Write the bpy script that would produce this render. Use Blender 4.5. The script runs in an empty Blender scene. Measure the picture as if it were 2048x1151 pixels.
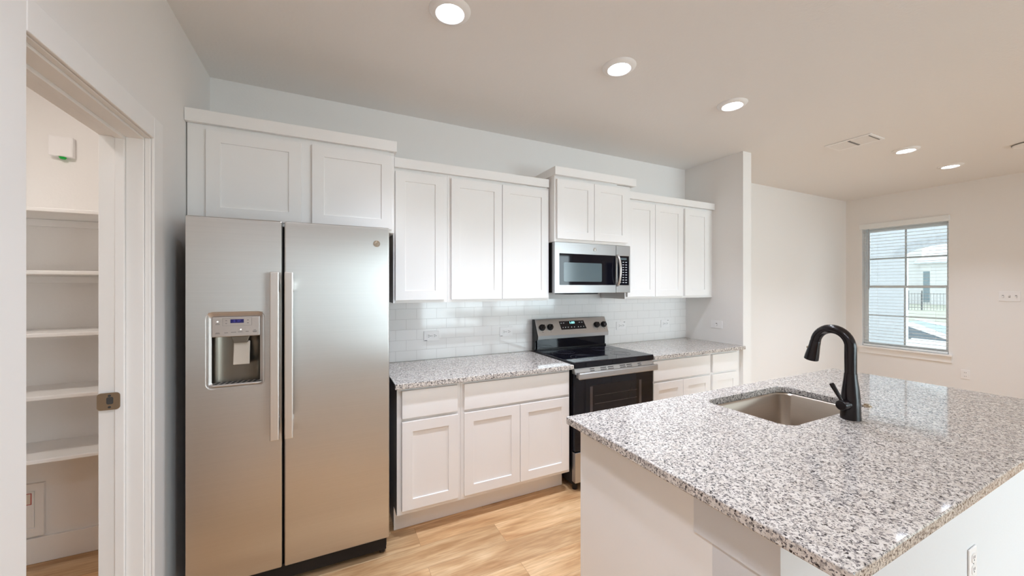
import bpy, bmesh, math, random
from mathutils import Vector, Matrix

# ------------------------------------------------------------------ camera, world, exposure
SC = bpy.context.scene
COL = SC.collection
CAM_H = 1.467
F_PX = 752.0
cam_d = bpy.data.cameras.new('camera')
cam_d.sensor_fit = 'HORIZONTAL'
cam_d.sensor_width = 36.0
cam_d.lens = F_PX / 2048.0 * 36.0
cam_d.shift_y = -2.5 / 2048.0
cam_d.clip_start = 0.02
cam_d.clip_end = 300
cam = bpy.data.objects.new('camera', cam_d)
cam.location = (0, 0, CAM_H)
cam.rotation_euler = (math.radians(90), 0, math.radians(-26.0))
COL.objects.link(cam)
SC.camera = cam

SKY = (0.84, 0.935, 1.0)
SKY_STRENGTH = 1.7          # overcast sky
SKY_BRIGHT = 9.6            # extra brightness towards the hidden sun, behind the house's rear glazing
LAMP_STRENGTH = 26.0         # glow of the lens
LAMP_SPOT = 132.0            # downward beam of each recessed light, W
MID_FILL_SPOT = 75.0  # added fill lights left of the island, out of view
REAR_FILL_SPOT = 80.0  # added fill lights in the rear of the room
PANTRY_LAMP = 195.0
LAMP_COLOR = (0.90, 0.975, 1.12)
SC.view_settings.view_transform = 'Standard'
SC.view_settings.look = 'None'
SC.view_settings.gamma = 1.0
SC.view_settings.exposure = 0.0
SC.view_settings.use_curve_mapping = False
SC.cycles.max_bounces = 14
SC.cycles.diffuse_bounces = 8
SC.cycles.glossy_bounces = 6
SC.cycles.transparent_max_bounces = 24
SC.cycles.sample_clamp_indirect = 6.0
SC.cycles.caustics_reflective = False
SC.cycles.use_denoising = True

world = bpy.data.worlds.new('world')
SC.world = world
world.use_nodes = True
wn = world.node_tree.nodes
wn.clear()
w_out = wn.new('ShaderNodeOutputWorld')
w_bg = wn.new('ShaderNodeBackground')
w_bg.inputs[0].default_value = (*SKY, 1)
w_tc = wn.new('ShaderNodeTexCoord')
w_dot = wn.new('ShaderNodeVectorMath'); w_dot.operation = 'DOT_PRODUCT'
w_dot.inputs[1].default_value = Vector((0.38, -0.91, 0.14)).normalized()
w_mr = wn.new('ShaderNodeMapRange'); w_mr.interpolation_type = 'SMOOTHSTEP'
w_mr.inputs['From Min'].default_value = 0.62; w_mr.inputs['From Max'].default_value = 0.95
w_mr.inputs['To Min'].default_value = SKY_STRENGTH; w_mr.inputs['To Max'].default_value = SKY_STRENGTH + SKY_BRIGHT
world.node_tree.links.new(w_tc.outputs['Generated'], w_dot.inputs[0])
world.node_tree.links.new(w_dot.outputs['Value'], w_mr.inputs['Value'])
world.node_tree.links.new(w_mr.outputs[0], w_bg.inputs[1])
world.node_tree.links.new(w_bg.outputs[0], w_out.inputs[0])

def portal(loc, rot, sx, sy):
    d = bpy.data.lights.new('window_portal', 'AREA')
    d.shape = 'RECTANGLE'; d.size = sx; d.size_y = sy
    d.cycles.is_portal = True
    o = bpy.data.objects.new('window_portal', d)
    o.location = loc; o.rotation_euler = rot
    COL.objects.link(o)
R90 = math.pi / 2
# portals only guide the sky light through the three glazed openings
portal((7.13, 2.255, 1.46), (0, R90, 0), 1.68, 0.85)       # rotated: light's -Z points to -X
portal((7.13, -2.85, 1.14), (0, R90, 0), 2.1, 1.3)
portal((4.2, -4.13, 1.24), (R90, 0, 0), 4.2, 2.35)        # faces +Y

# ------------------------------------------------------------------ node helpers / materials
def new_mat(name):
    m = bpy.data.materials.new(name); m.use_nodes = True
    nt = m.node_tree; nt.nodes.clear()
    out = nt.nodes.new('ShaderNodeOutputMaterial')
    return m, nt, out

def principled(name, col, rough=0.5, metal=0.0, spec=0.5, bump=None, emis=None, coat=0.0, aniso=0.0, vary=0.0, vary_scale=3.0):
    m, nt, out = new_mat(name)
    b = nt.nodes.new('ShaderNodeBsdfPrincipled')
    b.inputs['Base Color'].default_value = (*col, 1)
    b.inputs['Roughness'].default_value = rough
    b.inputs['Metallic'].default_value = metal
    b.inputs['Specular IOR Level'].default_value = spec
    b.inputs['Coat Weight'].default_value = coat
    b.inputs['Anisotropic'].default_value = aniso
    if emis:
        b.inputs['Emission Color'].default_value = (*emis[0], 1)
        b.inputs['Emission Strength'].default_value = emis[1]
    tc = nt.nodes.new('ShaderNodeTexCoord')
    if vary:
        n = nt.nodes.new('ShaderNodeTexNoise'); n.inputs['Scale'].default_value = vary_scale
        n.inputs['Detail'].default_value = 3
        nt.links.new(tc.outputs['Object'], n.inputs['Vector'])
        r = nt.nodes.new('ShaderNodeValToRGB')
        r.color_ramp.elements[0].position = 0.3; r.color_ramp.elements[1].position = 0.7
        r.color_ramp.elements[0].color = (*[c * (1 - vary) for c in col], 1)
        r.color_ramp.elements[1].color = (*[min(1, c * (1 + vary)) for c in col], 1)
        nt.links.new(n.outputs['Fac'], r.inputs['Fac'])
        nt.links.new(r.outputs['Color'], b.inputs['Base Color'])
    if bump:
        n = nt.nodes.new('ShaderNodeTexNoise')
        n.inputs['Scale'].default_value = bump[0]; n.inputs['Detail'].default_value = 4
        bp = nt.nodes.new('ShaderNodeBump')
        bp.inputs['Strength'].default_value = bump[1]; bp.inputs['Distance'].default_value = bump[2]
        nt.links.new(tc.outputs['Object'], n.inputs['Vector'])
        nt.links.new(n.outputs['Fac'], bp.inputs['Height'])
        nt.links.new(bp.outputs['Normal'], b.inputs['Normal'])
    nt.links.new(b.outputs[0], out.inputs[0])
    return m

M = {}
M['wall'] = principled('wall_paint', (0.83, 0.815, 0.80), 0.75, bump=(90, 0.12, 0.004))
M['ceiling'] = principled('ceiling_paint', (0.80, 0.785, 0.77), 0.85, bump=(55, 0.25, 0.006))
M['trim'] = principled('trim_paint', (0.86, 0.85, 0.84), 0.38, vary=0.006)
M['cab'] = principled('cabinet_paint', (0.86, 0.85, 0.84), 0.38, vary=0.008)
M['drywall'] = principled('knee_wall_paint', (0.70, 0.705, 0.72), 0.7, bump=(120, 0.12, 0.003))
M['plastic'] = principled('white_plastic', (0.86, 0.85, 0.85), 0.35, vary=0.01)
M['slot'] = principled('dark_slot', (0.05, 0.05, 0.05), 0.6, vary=0.1)
M['black'] = principled('black_enamel', (0.008, 0.007, 0.008), 0.22, spec=0.35, vary=0.2)
M['blacksat'] = principled('black_satin', (0.010, 0.008, 0.008), 0.5, spec=0.3, vary=0.2)
M['blackglass'] = principled('black_glass', (0.005, 0.005, 0.009), 0.04, spec=0.35)
M['bronze'] = principled('oil_rubbed_bronze', (0.008, 0.0045, 0.005), 0.22, metal=0.0, spec=0.4, vary=0.3, vary_scale=30)
M['nickel'] = principled('satin_nickel', (0.42, 0.34, 0.25), 0.38, metal=1.0, vary=0.05)
M['chrome'] = principled('chrome', (0.75, 0.72, 0.68), 0.15, metal=1.0, vary=0.05)
M['sticker_red'] = principled('red_print', (0.45, 0.02, 0.02), 0.6, vary=0.1)
M['sticker'] = principled('sticker_paper', (0.75, 0.68, 0.6), 0.6, vary=0.05)
M['mark'] = principled('grey_print', (0.22, 0.21, 0.20), 0.6, vary=0.05)
M['markw'] = principled('white_print', (0.55, 0.56, 0.58), 0.6, vary=0.05)
M['led'] = principled('led_white', (0.9, 0.9, 0.9), 0.4, emis=((1, 1, 0.95), 3.0))
M['ledgreen'] = principled('led_green', (0.0, 0.25, 0.03), 0.3, emis=((0.0, 0.5, 0.05), 0.15))
M['lcd'] = principled('blue_display', (0.006, 0.005, 0.07), 0.25, emis=((0.02, 0.015, 0.22), 0.15))
M['lcdtxt'] = principled('blue_display_digit', (0.05, 0.06, 0.4), 0.3, emis=((0.1, 0.12, 0.6), 0.12))
M['clock'] = principled('clock_digit', (0.3, 0.9, 0.9), 0.3, emis=((0.35, 1.0, 1.0), 2.0))
M['vinyl'] = principled('window_vinyl', (0.88, 0.90, 0.905), 0.35, vary=0.01)
M['muntin'] = principled('muntin_grey', (0.62, 0.68, 0.70), 0.4, vary=0.02)
M['slat'] = principled('blind_slat', (0.84, 0.86, 0.86), 0.45, vary=0.01)
M['wand'] = principled('blind_wand', (0.42, 0.44, 0.47), 0.25, vary=0.05)
M['lamp_trim'] = principled('lamp_trim', (0.84, 0.83, 0.82), 0.4, vary=0.01)
M['lens'] = principled('lamp_lens', (0.9, 0.9, 0.9), 0.4, emis=(LAMP_COLOR, LAMP_STRENGTH))
M['lens_pantry'] = principled('pantry_lamp_lens', (0.9, 0.9, 0.9), 0.4, emis=((1.0, 0.92, 0.85), PANTRY_LAMP))
M['fence'] = principled('fence_metal', (0.14, 0.15, 0.16), 0.5, vary=0.1)
M['house'] = principled('house_brick', (0.86, 0.85, 0.86), 0.8, vary=0.03)
M['houseroof'] = principled('house_roof', (0.66, 0.68, 0.70), 0.8, vary=0.1)
M['housepane'] = principled('house_pane', (0.25, 0.32, 0.36), 0.15, vary=0.1)
M['street'] = principled('street_asphalt', (0.36, 0.47, 0.50), 0.9, vary=0.06, vary_scale=1)
M['concrete'] = principled('concrete', (0.62, 0.63, 0.62), 0.9, vary=0.04, vary_scale=2)
M['mulch'] = principled('mulch', (0.075, 0.095, 0.11), 0.95, vary=0.35, vary_scale=8)
M['lawn'] = principled('dry_lawn', (0.44, 0.44, 0.36), 0.95, vary=0.12, vary_scale=2)

def mat_slat():
    m, nt, out = new_mat('translucent_blind_slat')
    d = nt.nodes.new('ShaderNodeBsdfDiffuse'); d.inputs[0].default_value = (0.82, 0.84, 0.84, 1)
    t = nt.nodes.new('ShaderNodeBsdfTranslucent'); t.inputs[0].default_value = (0.75, 0.85, 0.88, 1)
    mx = nt.nodes.new('ShaderNodeMixShader'); mx.inputs[0].default_value = 0.35
    nt.links.new(d.outputs[0], mx.inputs[1]); nt.links.new(t.outputs[0], mx.inputs[2])
    nt.links.new(mx.outputs[0], out.inputs[0])
    return m
M['slat_translucent'] = mat_slat()

def mat_glass():
    m, nt, out = new_mat('window_glass')
    t = nt.nodes.new('ShaderNodeBsdfTransparent'); t.inputs[0].default_value = (0.95, 0.985, 0.985, 1)
    g = nt.nodes.new('ShaderNodeBsdfGlossy'); g.inputs['Roughness'].default_value = 0.0
    f = nt.nodes.new('ShaderNodeFresnel'); f.inputs[0].default_value = 1.45
    mx = nt.nodes.new('ShaderNodeMixShader')
    nt.links.new(f.outputs[0], mx.inputs[0]); nt.links.new(t.outputs[0], mx.inputs[1]); nt.links.new(g.outputs[0], mx.inputs[2])
    nt.links.new(mx.outputs[0], out.inputs[0])
    return m
M['glass'] = mat_glass()

def mat_steel(name, col, rough, stretch, bump_s=0.04, wavy=0.0, aniso=0.0):
    """brushed stainless: fine noise stretched along the brushing direction"""
    m, nt, out = new_mat(name)
    b = nt.nodes.new('ShaderNodeBsdfPrincipled')
    b.inputs['Metallic'].default_value = 1.0
    if aniso:
        b.inputs['Anisotropic'].default_value = aniso
        tg = nt.nodes.new('ShaderNodeTangent'); tg.direction_type = 'RADIAL'; tg.axis = 'Z'
        nt.links.new(tg.outputs[0], b.inputs['Tangent'])
    tc = nt.nodes.new('ShaderNodeTexCoord')
    mp = nt.nodes.new('ShaderNodeMapping'); mp.inputs['Scale'].default_value = stretch
    n = nt.nodes.new('ShaderNodeTexNoise'); n.inputs['Scale'].default_value = 1.0; n.inputs['Detail'].default_value = 3
    nt.links.new(tc.outputs['Object'], mp.inputs[0]); nt.links.new(mp.outputs[0], n.inputs['Vector'])
    r = nt.nodes.new('ShaderNodeValToRGB')
    r.color_ramp.elements[0].position = 0.3; r.color_ramp.elements[1].position = 0.7
    r.color_ramp.elements[0].color = (*[c * 0.98 for c in col], 1)
    r.color_ramp.elements[1].color = (*[min(1, c * 1.02) for c in col], 1)
    nt.links.new(n.outputs['Fac'], r.inputs[0]); nt.links.new(r.outputs[0], b.inputs['Base Color'])
    mr = nt.nodes.new('ShaderNodeMapRange'); mr.inputs['To Min'].default_value = rough * 0.85; mr.inputs['To Max'].default_value = rough * 1.2
    nt.links.new(n.outputs['Fac'], mr.inputs['Value']); nt.links.new(mr.outputs[0], b.inputs['Roughness'])
    bp = nt.nodes.new('ShaderNodeBump'); bp.inputs['Strength'].default_value = bump_s; bp.inputs['Distance'].default_value = 0.001
    nt.links.new(n.outputs['Fac'], bp.inputs['Height'])
    last = bp
    if wavy:
        n2 = nt.nodes.new('ShaderNodeTexNoise'); n2.inputs['Scale'].default_value = 2.2; n2.inputs['Detail'].default_value = 0
        nt.links.new(tc.outputs['Object'], n2.inputs['Vector'])
        b2 = nt.nodes.new('ShaderNodeBump'); b2.inputs['Strength'].default_value = 1.0; b2.inputs['Distance'].default_value = wavy
        nt.links.new(n2.outputs['Fac'], b2.inputs['Height']); nt.links.new(bp.outputs[0], b2.inputs['Normal'])
        last = b2
    nt.links.new(last.outputs[0], b.inputs['Normal'])
    nt.links.new(b.outputs[0], out.inputs[0])
    return m
M['steel'] = mat_steel('brushed_stainless', (0.60, 0.585, 0.57), 0.30, (2, 2, 260), 0.006, wavy=0.003, aniso=0.85)
M['steel2'] = mat_steel('appliance_stainless', (0.50, 0.495, 0.50), 0.32, (4, 4, 500), 0.03)
M['handle'] = mat_steel('handle_stainless', (0.72, 0.69, 0.66), 0.34, (400, 400, 4), 0.03)
M['handle2'] = principled('satin_steel', (0.66, 0.65, 0.64), 0.32, metal=1.0, vary=0.01)
M['sink'] = mat_steel('sink_stainless', (0.50, 0.435, 0.37), 0.30, (4, 4, 300), 0.04)
M['bezel'] = mat_steel('dispenser_bezel', (0.58, 0.55, 0.53), 0.42, (60, 60, 60), 0.02)
M['cavity'] = mat_steel('dispenser_cavity', (0.20, 0.18, 0.15), 0.30, (4, 4, 60), 0.02)
M['paddle'] = principled('dispenser_paddle', (0.56, 0.50, 0.43), 0.4, vary=0.03)
M['shade_glass'] = principled('oven_window_glass', (0.014, 0.010, 0.010), 0.05, spec=0.3)
M['micro_screen'] = principled('microwave_screen', (0.10, 0.14, 0.155), 0.12, spec=0.6, vary=0.05, vary_scale=400)
M['rack'] = principled('oven_rack', (0.10, 0.085, 0.085), 0.3, metal=0.4, vary=0.05)
M['burner'] = principled('burner_ring', (0.035, 0.035, 0.05), 0.2, vary=0.05)

def mat_tile():
    m, nt, out = new_mat('subway_tile')
    b = nt.nodes.new('ShaderNodeBsdfPrincipled'); b.inputs['Roughness'].default_value = 0.07
    tc = nt.nodes.new('ShaderNodeTexCoord')
    sx = nt.nodes.new('ShaderNodeSeparateXYZ'); cx = nt.nodes.new('ShaderNodeCombineXYZ')
    nt.links.new(tc.outputs['Object'], sx.inputs[0])
    ax = nt.nodes.new('ShaderNodeMath'); ax.operation = 'ADD'; ax.inputs[1].default_value = TILE_DX
    az = nt.nodes.new('ShaderNodeMath'); az.operation = 'ADD'; az.inputs[1].default_value = TILE_DZ
    nt.links.new(sx.outputs[0], ax.inputs[0]); nt.links.new(sx.outputs[2], az.inputs[0])
    nt.links.new(ax.outputs[0], cx.inputs[0]); nt.links.new(az.outputs[0], cx.inputs[1])
    br = nt.nodes.new('ShaderNodeTexBrick')
    br.offset = 0.5; br.squash = 1.0
    br.inputs['Scale'].default_value = 1.0
    br.inputs['Brick Width'].default_value = 0.1525
    br.inputs['Row Height'].default_value = 0.0775
    br.inputs['Mortar Size'].default_value = 0.0012
    br.inputs['Mortar Smooth'].default_value = 0.35
    br.inputs['Color1'].default_value = (0.87, 0.865, 0.86, 1)
    br.inputs['Color2'].default_value = (0.88, 0.875, 0.87, 1)
    br.inputs['Mortar'].default_value = (0.66, 0.65, 0.64, 1)
    nt.links.new(cx.outputs[0], br.inputs['Vector'])
    nt.links.new(br.outputs['Color'], b.inputs['Base Color'])
    iv = nt.nodes.new('ShaderNodeMath'); iv.operation = 'SUBTRACT'; iv.inputs[0].default_value = 1.0
    nt.links.new(br.outputs['Fac'], iv.inputs[1])
    bp = nt.nodes.new('ShaderNodeBump'); bp.inputs['Strength'].default_value = 0.5; bp.inputs['Distance'].default_value = 0.002
    nt.links.new(iv.outputs[0], bp.inputs['Height']); nt.links.new(bp.outputs[0], b.inputs['Normal'])
    nt.links.new(b.outputs[0], out.inputs[0])
    return m
TILE_DX, TILE_DZ = 0.0, 0.0

def mat_granite():
    m, nt, out = new_mat('speckled_granite')
    b = nt.nodes.new('ShaderNodeBsdfPrincipled')
    b.inputs['Roughness'].default_value = 0.06
    b.inputs['Specular IOR Level'].default_value = 0.55
    tc = nt.nodes.new('ShaderNodeTexCoord')
    def noise(scale, detail, rough, off):
        mp = nt.nodes.new('ShaderNodeMapping'); mp.inputs['Location'].default_value = off
        nt.links.new(tc.outputs['Object'], mp.inputs[0])
        n = nt.nodes.new('ShaderNodeTexNoise'); n.inputs['Scale'].default_value = scale
        n.inputs['Detail'].default_value = detail; n.inputs['Roughness'].default_value = rough
        nt.links.new(mp.outputs[0], n.inputs['Vector'])
        return n
    def step(n, lo, hi):
        r = nt.nodes.new('ShaderNodeMapRange'); r.inputs['From Min'].default_value = lo; r.inputs['From Max'].default_value = hi
        nt.links.new(n.outputs['Fac'], r.inputs['Value']); return r
    def mix(fac, a, c, col):
        x = nt.nodes.new('ShaderNodeMix'); x.data_type = 'RGBA'
        nt.links.new(fac.outputs[0], x.inputs['Factor'])
        if isinstance(a, tuple): x.inputs['A'].default_value = (*a, 1)
        else: nt.links.new(a.outputs['Result'], x.inputs['A'])
        x.inputs['B'].default_value = (*col, 1)
        return x
    A = mix(step(noise(46, 3, 0.6, (0, 0, 0)), 0.42, 0.66), (0.70, 0.655, 0.61), None, (0.55, 0.495, 0.445))
    B = mix(step(noise(112, 2, 0.55, (3, 1, 7)), 0.53, 0.58), A, None, (0.39, 0.355, 0.33))
    C = mix(step(noise(170, 2, 0.6, (9, 4, 2)), 0.56, 0.60), B, None, (0.12, 0.11, 0.115))
    D = mix(step(noise(100, 2, 0.6, (5, 8, 1)), 0.625, 0.65), C, None, (0.025, 0.022, 0.026))
    nt.links.new(D.outputs['Result'], b.inputs['Base Color'])
    nt.links.new(b.outputs[0], out.inputs[0])
    return m
M['granite'] = mat_granite()

def mat_floor():
    m, nt, out = new_mat('oak_plank_floor')
    b = nt.nodes.new('ShaderNodeBsdfPrincipled'); b.inputs['Roughness'].default_value = 0.33
    b.inputs['Specular IOR Level'].default_value = 0.4
    tc = nt.nodes.new('ShaderNodeTexCoord')
    br = nt.nodes.new('ShaderNodeTexBrick')
    br.offset = 0.37; br.offset_frequency = 2; br.squash = 1.0
    br.inputs['Scale'].default_value = 1.0
    br.inputs['Brick Width'].default_value = 1.22
    br.inputs['Row Height'].default_value = 0.18
    br.inputs['Mortar Size'].default_value = 0.0009
    br.inputs['Mortar Smooth'].default_value = 0.2
    br.inputs['Color1'].default_value = (0.0, 0.0, 0.0, 1)
    br.inputs['Color2'].default_value = (1.0, 1.0, 1.0, 1)
    br.inputs['Mortar'].default_value = (0.5, 0.5, 0.5, 1)
    mpb = nt.nodes.new('ShaderNodeMapping'); mpb.inputs['Location'].default_value = (0.30, 0.02, 0)
    nt.links.new(tc.outputs['Object'], mpb.inputs[0]); nt.links.new(mpb.outputs[0], br.inputs['Vector'])
    # grain: plank id shifts the coordinate so that neighbours differ
    bw = nt.nodes.new('ShaderNodeMath'); bw.operation = 'MULTIPLY'; bw.inputs[1].default_value = 37.0
    nt.links.new(br.outputs['Color'], bw.inputs[0])
    cmb = nt.nodes.new('ShaderNodeCombineXYZ'); nt.links.new(bw.outputs[0], cmb.inputs[2])
    add = nt.nodes.new('ShaderNodeVectorMath'); add.operation = 'ADD'
    nt.links.new(tc.outputs['Object'], add.inputs[0]); nt.links.new(cmb.outputs[0], add.inputs[1])
    def nz(scale_v, detail, dist):
        mp = nt.nodes.new('ShaderNodeMapping'); mp.inputs['Scale'].default_value = scale_v
        nt.links.new(add.outputs[0], mp.inputs[0])
        n = nt.nodes.new('ShaderNodeTexNoise'); n.inputs['Scale'].default_value = 1.0
        n.inputs['Detail'].default_value = detail; n.inputs['Distortion'].default_value = dist
        nt.links.new(mp.outputs[0], n.inputs['Vector']); return n
    broad = nz((1.7, 8.0, 1.0), 4, 1.3)
    fine = nz((5.0, 75.0, 1.0), 5, 1.2)
    r1 = nt.nodes.new('ShaderNodeValToRGB')
    e = r1.color_ramp.elements
    e[0].position = 0.28; e[0].color = (0.43, 0.235, 0.108, 1)
    e[1].position = 0.72; e[1].color = (0.73, 0.52, 0.31, 1)
    k = r1.color_ramp.elements.new(0.5); k.color = (0.60, 0.385, 0.205, 1)
    nt.links.new(broad.outputs['Fac'], r1.inputs[0])
    r2 = nt.nodes.new('ShaderNodeValToRGB')
    r2.color_ramp.elements[0].position = 0.32; r2.color_ramp.elements[0].color = (0.80, 0.75, 0.70, 1)
    r2.color_ramp.elements[1].position = 0.62; r2.color_ramp.elements[1].color = (1.05, 1.05, 1.05, 1)
    nt.links.new(fine.outputs['Fac'], r2.inputs[0])
    mu = nt.nodes.new('ShaderNodeMix'); mu.data_type = 'RGBA'; mu.blend_type = 'MULTIPLY'; mu.inputs['Factor'].default_value = 1.0
    nt.links.new(r1.outputs[0], mu.inputs['A']); nt.links.new(r2.outputs[0], mu.inputs['B'])
    # plank to plank tone
    pt = nt.nodes.new('ShaderNodeMapRange'); pt.inputs['To Min'].default_value = 0.84; pt.inputs['To Max'].default_value = 1.14
    nt.links.new(br.outputs['Color'], pt.inputs['Value'])
    m2 = nt.nodes.new('ShaderNodeMix'); m2.data_type = 'RGBA'; m2.blend_type = 'MULTIPLY'; m2.inputs['Factor'].default_value = 1.0
    nt.links.new(mu.outputs['Result'], m2.inputs['A']); nt.links.new(pt.outputs[0], m2.inputs['B'])
    m3 = nt.nodes.new('ShaderNodeMix'); m3.data_type = 'RGBA'; m3.inputs['B'].default_value = (0.30, 0.18, 0.09, 1)
    nt.links.new(br.outputs['Fac'], m3.inputs['Factor']); nt.links.new(m2.outputs['Result'], m3.inputs['A'])
    nt.links.new(m3.outputs['Result'], b.inputs['Base Color'])
    nt.links.new(b.outputs[0], out.inputs[0])
    return m
M['floor'] = mat_floor()

def mat_porch():
    m, nt, out = new_mat('white_painted_brick')
    b = nt.nodes.new('ShaderNodeBsdfPrincipled'); b.inputs['Roughness'].default_value = 0.85
    tc = nt.nodes.new('ShaderNodeTexCoord')
    sx = nt.nodes.new('ShaderNodeSeparateXYZ'); cx = nt.nodes.new('ShaderNodeCombineXYZ')
    nt.links.new(tc.outputs['Object'], sx.inputs[0])
    nt.links.new(sx.outputs[1], cx.inputs[0]); nt.links.new(sx.outputs[2], cx.inputs[1])
    br = nt.nodes.new('ShaderNodeTexBrick')
    br.inputs['Scale'].default_value = 1.0; br.inputs['Brick Width'].default_value = 0.2; br.inputs['Row Height'].default_value = 0.075
    br.inputs['Mortar Size'].default_value = 0.005
    br.inputs['Color1'].default_value = (0.60, 0.605, 0.62, 1); br.inputs['Color2'].default_value = (0.63, 0.635, 0.65, 1)
    br.inputs['Mortar'].default_value = (0.57, 0.575, 0.59, 1)
    nt.links.new(cx.outputs[0], br.inputs['Vector'])
    nt.links.new(br.outputs['Color'], b.inputs['Base Color'])
    nt.links.new(b.outputs[0], out.inputs[0])
    return m
M['porch'] = mat_porch()
M['arch'] = principled('arch_brick', (0.52, 0.53, 0.55), 0.85, vary=0.12, vary_scale=14)

# ------------------------------------------------------------------ mesh helpers
class MB:
    def __init__(s): s.bm = bmesh.new()
    def face(s, pts):
        return s.bm.faces.new([s.bm.verts.new(p) for p in pts])
    def box(s, x0, x1, y0, y1, z0, z1):
        v = [s.bm.verts.new(p) for p in ((x0,y0,z0),(x1,y0,z0),(x1,y1,z0),(x0,y1,z0),(x0,y0,z1),(x1,y0,z1),(x1,y1,z1),(x0,y1,z1))]
        for f in ((0,3,2,1),(4,5,6,7),(0,1,5,4),(1,2,6,5),(2,3,7,6),(3,0,4,7)):
            s.bm.faces.new([v[i] for i in f])
        return s
    def prism(s, poly, axis, a0, a1):
        """poly: 2-D points; axis 'x': (y,z), 'y': (x,z), 'z': (x,y)"""
        def P(p, a):
            return {'x': (a, p[0], p[1]), 'y': (p[0], a, p[1]), 'z': (p[0], p[1], a)}[axis]
        A = [s.bm.verts.new(P(p, a0)) for p in poly]; B = [s.bm.verts.new(P(p, a1)) for p in poly]
        n = len(poly)
        s.bm.faces.new(A); s.bm.faces.new(B[::-1])
        for i in range(n):
            s.bm.faces.new([A[i], B[i], B[(i+1) % n], A[(i+1) % n]])
        return s
    def tube(s, path, radii, seg=20, caps=True):
        path = [Vector(p) for p in path]
        if not hasattr(radii, '__len__'): radii = [radii] * len(path)
        rings = []
        up = None
        for i, p in enumerate(path):
            t = (path[min(i+1, len(path)-1)] - path[max(i-1, 0)]).normalized()
            if up is None:
                up = t.orthogonal().normalized()
            up = (up - t * up.dot(t)).normalized()
            w = t.cross(up)
            rings.append([s.bm.verts.new(p + (up * math.cos(2*math.pi*k/seg) + w * math.sin(2*math.pi*k/seg)) * radii[i]) for k in range(seg)])
        for a, b in zip(rings, rings[1:]):
            for k in range(seg):
                s.bm.faces.new([a[k], a[(k+1) % seg], b[(k+1) % seg], b[k]])
        if caps:
            s.bm.faces.new(rings[0][::-1]); s.bm.faces.new(rings[-1])
        return s
    def cyl(s, p0, p1, r, seg=28, r1=None):
        return s.tube([p0, p1], [r, r if r1 is None else r1], seg)
    def ring(s, c, r, t, seg=40, axis='z', tseg=8):
        pts = []
        for k in range(seg):
            a = 2*math.pi*k/seg
            cs, sn = r*math.cos(a), r*math.sin(a)
            pts.append(Vector(c) + {'z': Vector((cs, sn, 0)), 'y': Vector((cs, 0, sn)), 'x': Vector((0, cs, sn))}[axis])
        ax = {'z': Vector((0,0,1)), 'y': Vector((0,1,0)), 'x': Vector((1,0,0))}[axis]
        rings = []
        for p in pts:
            d = (p - Vector(c)).normalized()
            rings.append([s.bm.verts.new(p + d*t*math.cos(2*math.pi*j/tseg) + ax*t*math.sin(2*math.pi*j/tseg)) for j in range(tseg)])
        for i in range(seg):
            a, b = rings[i], rings[(i+1) % seg]
            for j in range(tseg):
                s.bm.faces.new([a[j], a[(j+1) % tseg], b[(j+1) % tseg], b[j]])
        return s
    def lathe(s, prof, c, seg=40):
        """prof: (r, z) from the bottom to the top, about the vertical through c"""
        rings = []
        for r, z in prof:
            if r < 1e-6: rings.append([s.bm.verts.new((c[0], c[1], c[2]+z))])
            else: rings.append([s.bm.verts.new((c[0]+r*math.cos(2*math.pi*k/seg), c[1]+r*math.sin(2*math.pi*k/seg), c[2]+z)) for k in range(seg)])
        for a, b in zip(rings, rings[1:]):
            for k in range(seg):
                q = []
                for v in (a[k % len(a)], a[(k+1) % len(a)], b[(k+1) % len(b)], b[k % len(b)]):
                    if v not in q: q.append(v)
                if len(q) > 2: s.bm.faces.new(q)
        return s
    def recess(s, x0, x1, z0, z1, hx0, hx1, hz0, hz1, yf, yb, depth, floor=True):
        """slab facing -Y with a rectangular recess in its front"""
        def V(x, y, z): return s.bm.verts.new((x, y, z))
        o = [V(x0,yf,z0), V(x1,yf,z0), V(x1,yf,z1), V(x0,yf,z1)]
        h = [V(hx0,yf,hz0), V(hx1,yf,hz0), V(hx1,yf,hz1), V(hx0,yf,hz1)]
        d = [V(hx0,yf+depth,hz0), V(hx1,yf+depth,hz0), V(hx1,yf+depth,hz1), V(hx0,yf+depth,hz1)]
        k = [V(x0,yb,z0), V(x1,yb,z0), V(x1,yb,z1), V(x0,yb,z1)]
        for i in range(4):
            j = (i+1) % 4
            s.bm.faces.new([o[i], o[j], h[j], h[i]])
            s.bm.faces.new([h[i], h[j], d[j], d[i]])
            s.bm.faces.new([k[i], k[j], o[j], o[i]])
        if floor: s.bm.faces.new(d)
        s.bm.faces.new(k[::-1])
        return s
    def build(s, name, mat, parent=None, bevel=0.0, smooth=False, seg=2, loc=None):
        bmesh.ops.recalc_face_normals(s.bm, faces=s.bm.faces[:])
        base = Vector((0, 0, 0))
        if parent is not None:
            base = ROOT[parent]
        else:
            if loc is None:
                xs = [v.co for v in s.bm.verts]
                lo = Vector([min(c[i] for c in xs) for i in range(3)]); hi = Vector([max(c[i] for c in xs) for i in range(3)])
                base = Vector(((lo.x+hi.x)/2, (lo.y+hi.y)/2, lo.z))
            else: base = Vector(loc)
        for v in s.bm.verts: v.co -= base
        me = bpy.data.meshes.new(name)
        s.bm.to_mesh(me); s.bm.free()
        me.materials.append(mat)
        if smooth:
            for p in me.polygons: p.use_smooth = True
            me.set_sharp_from_angle(angle=math.radians(38))
        o = bpy.data.objects.new(name, me)
        COL.objects.link(o)
        if parent is not None: o.parent = parent
        else: o.location = base
        ROOT[o] = base
        if bevel:
            b = o.modifiers.new('bevel', 'BEVEL'); b.width = bevel; b.segments = seg; b.limit_method = 'ANGLE'
            b.angle_limit = math.radians(40); b.harden_normals = False
        return o
ROOT = {}

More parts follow.
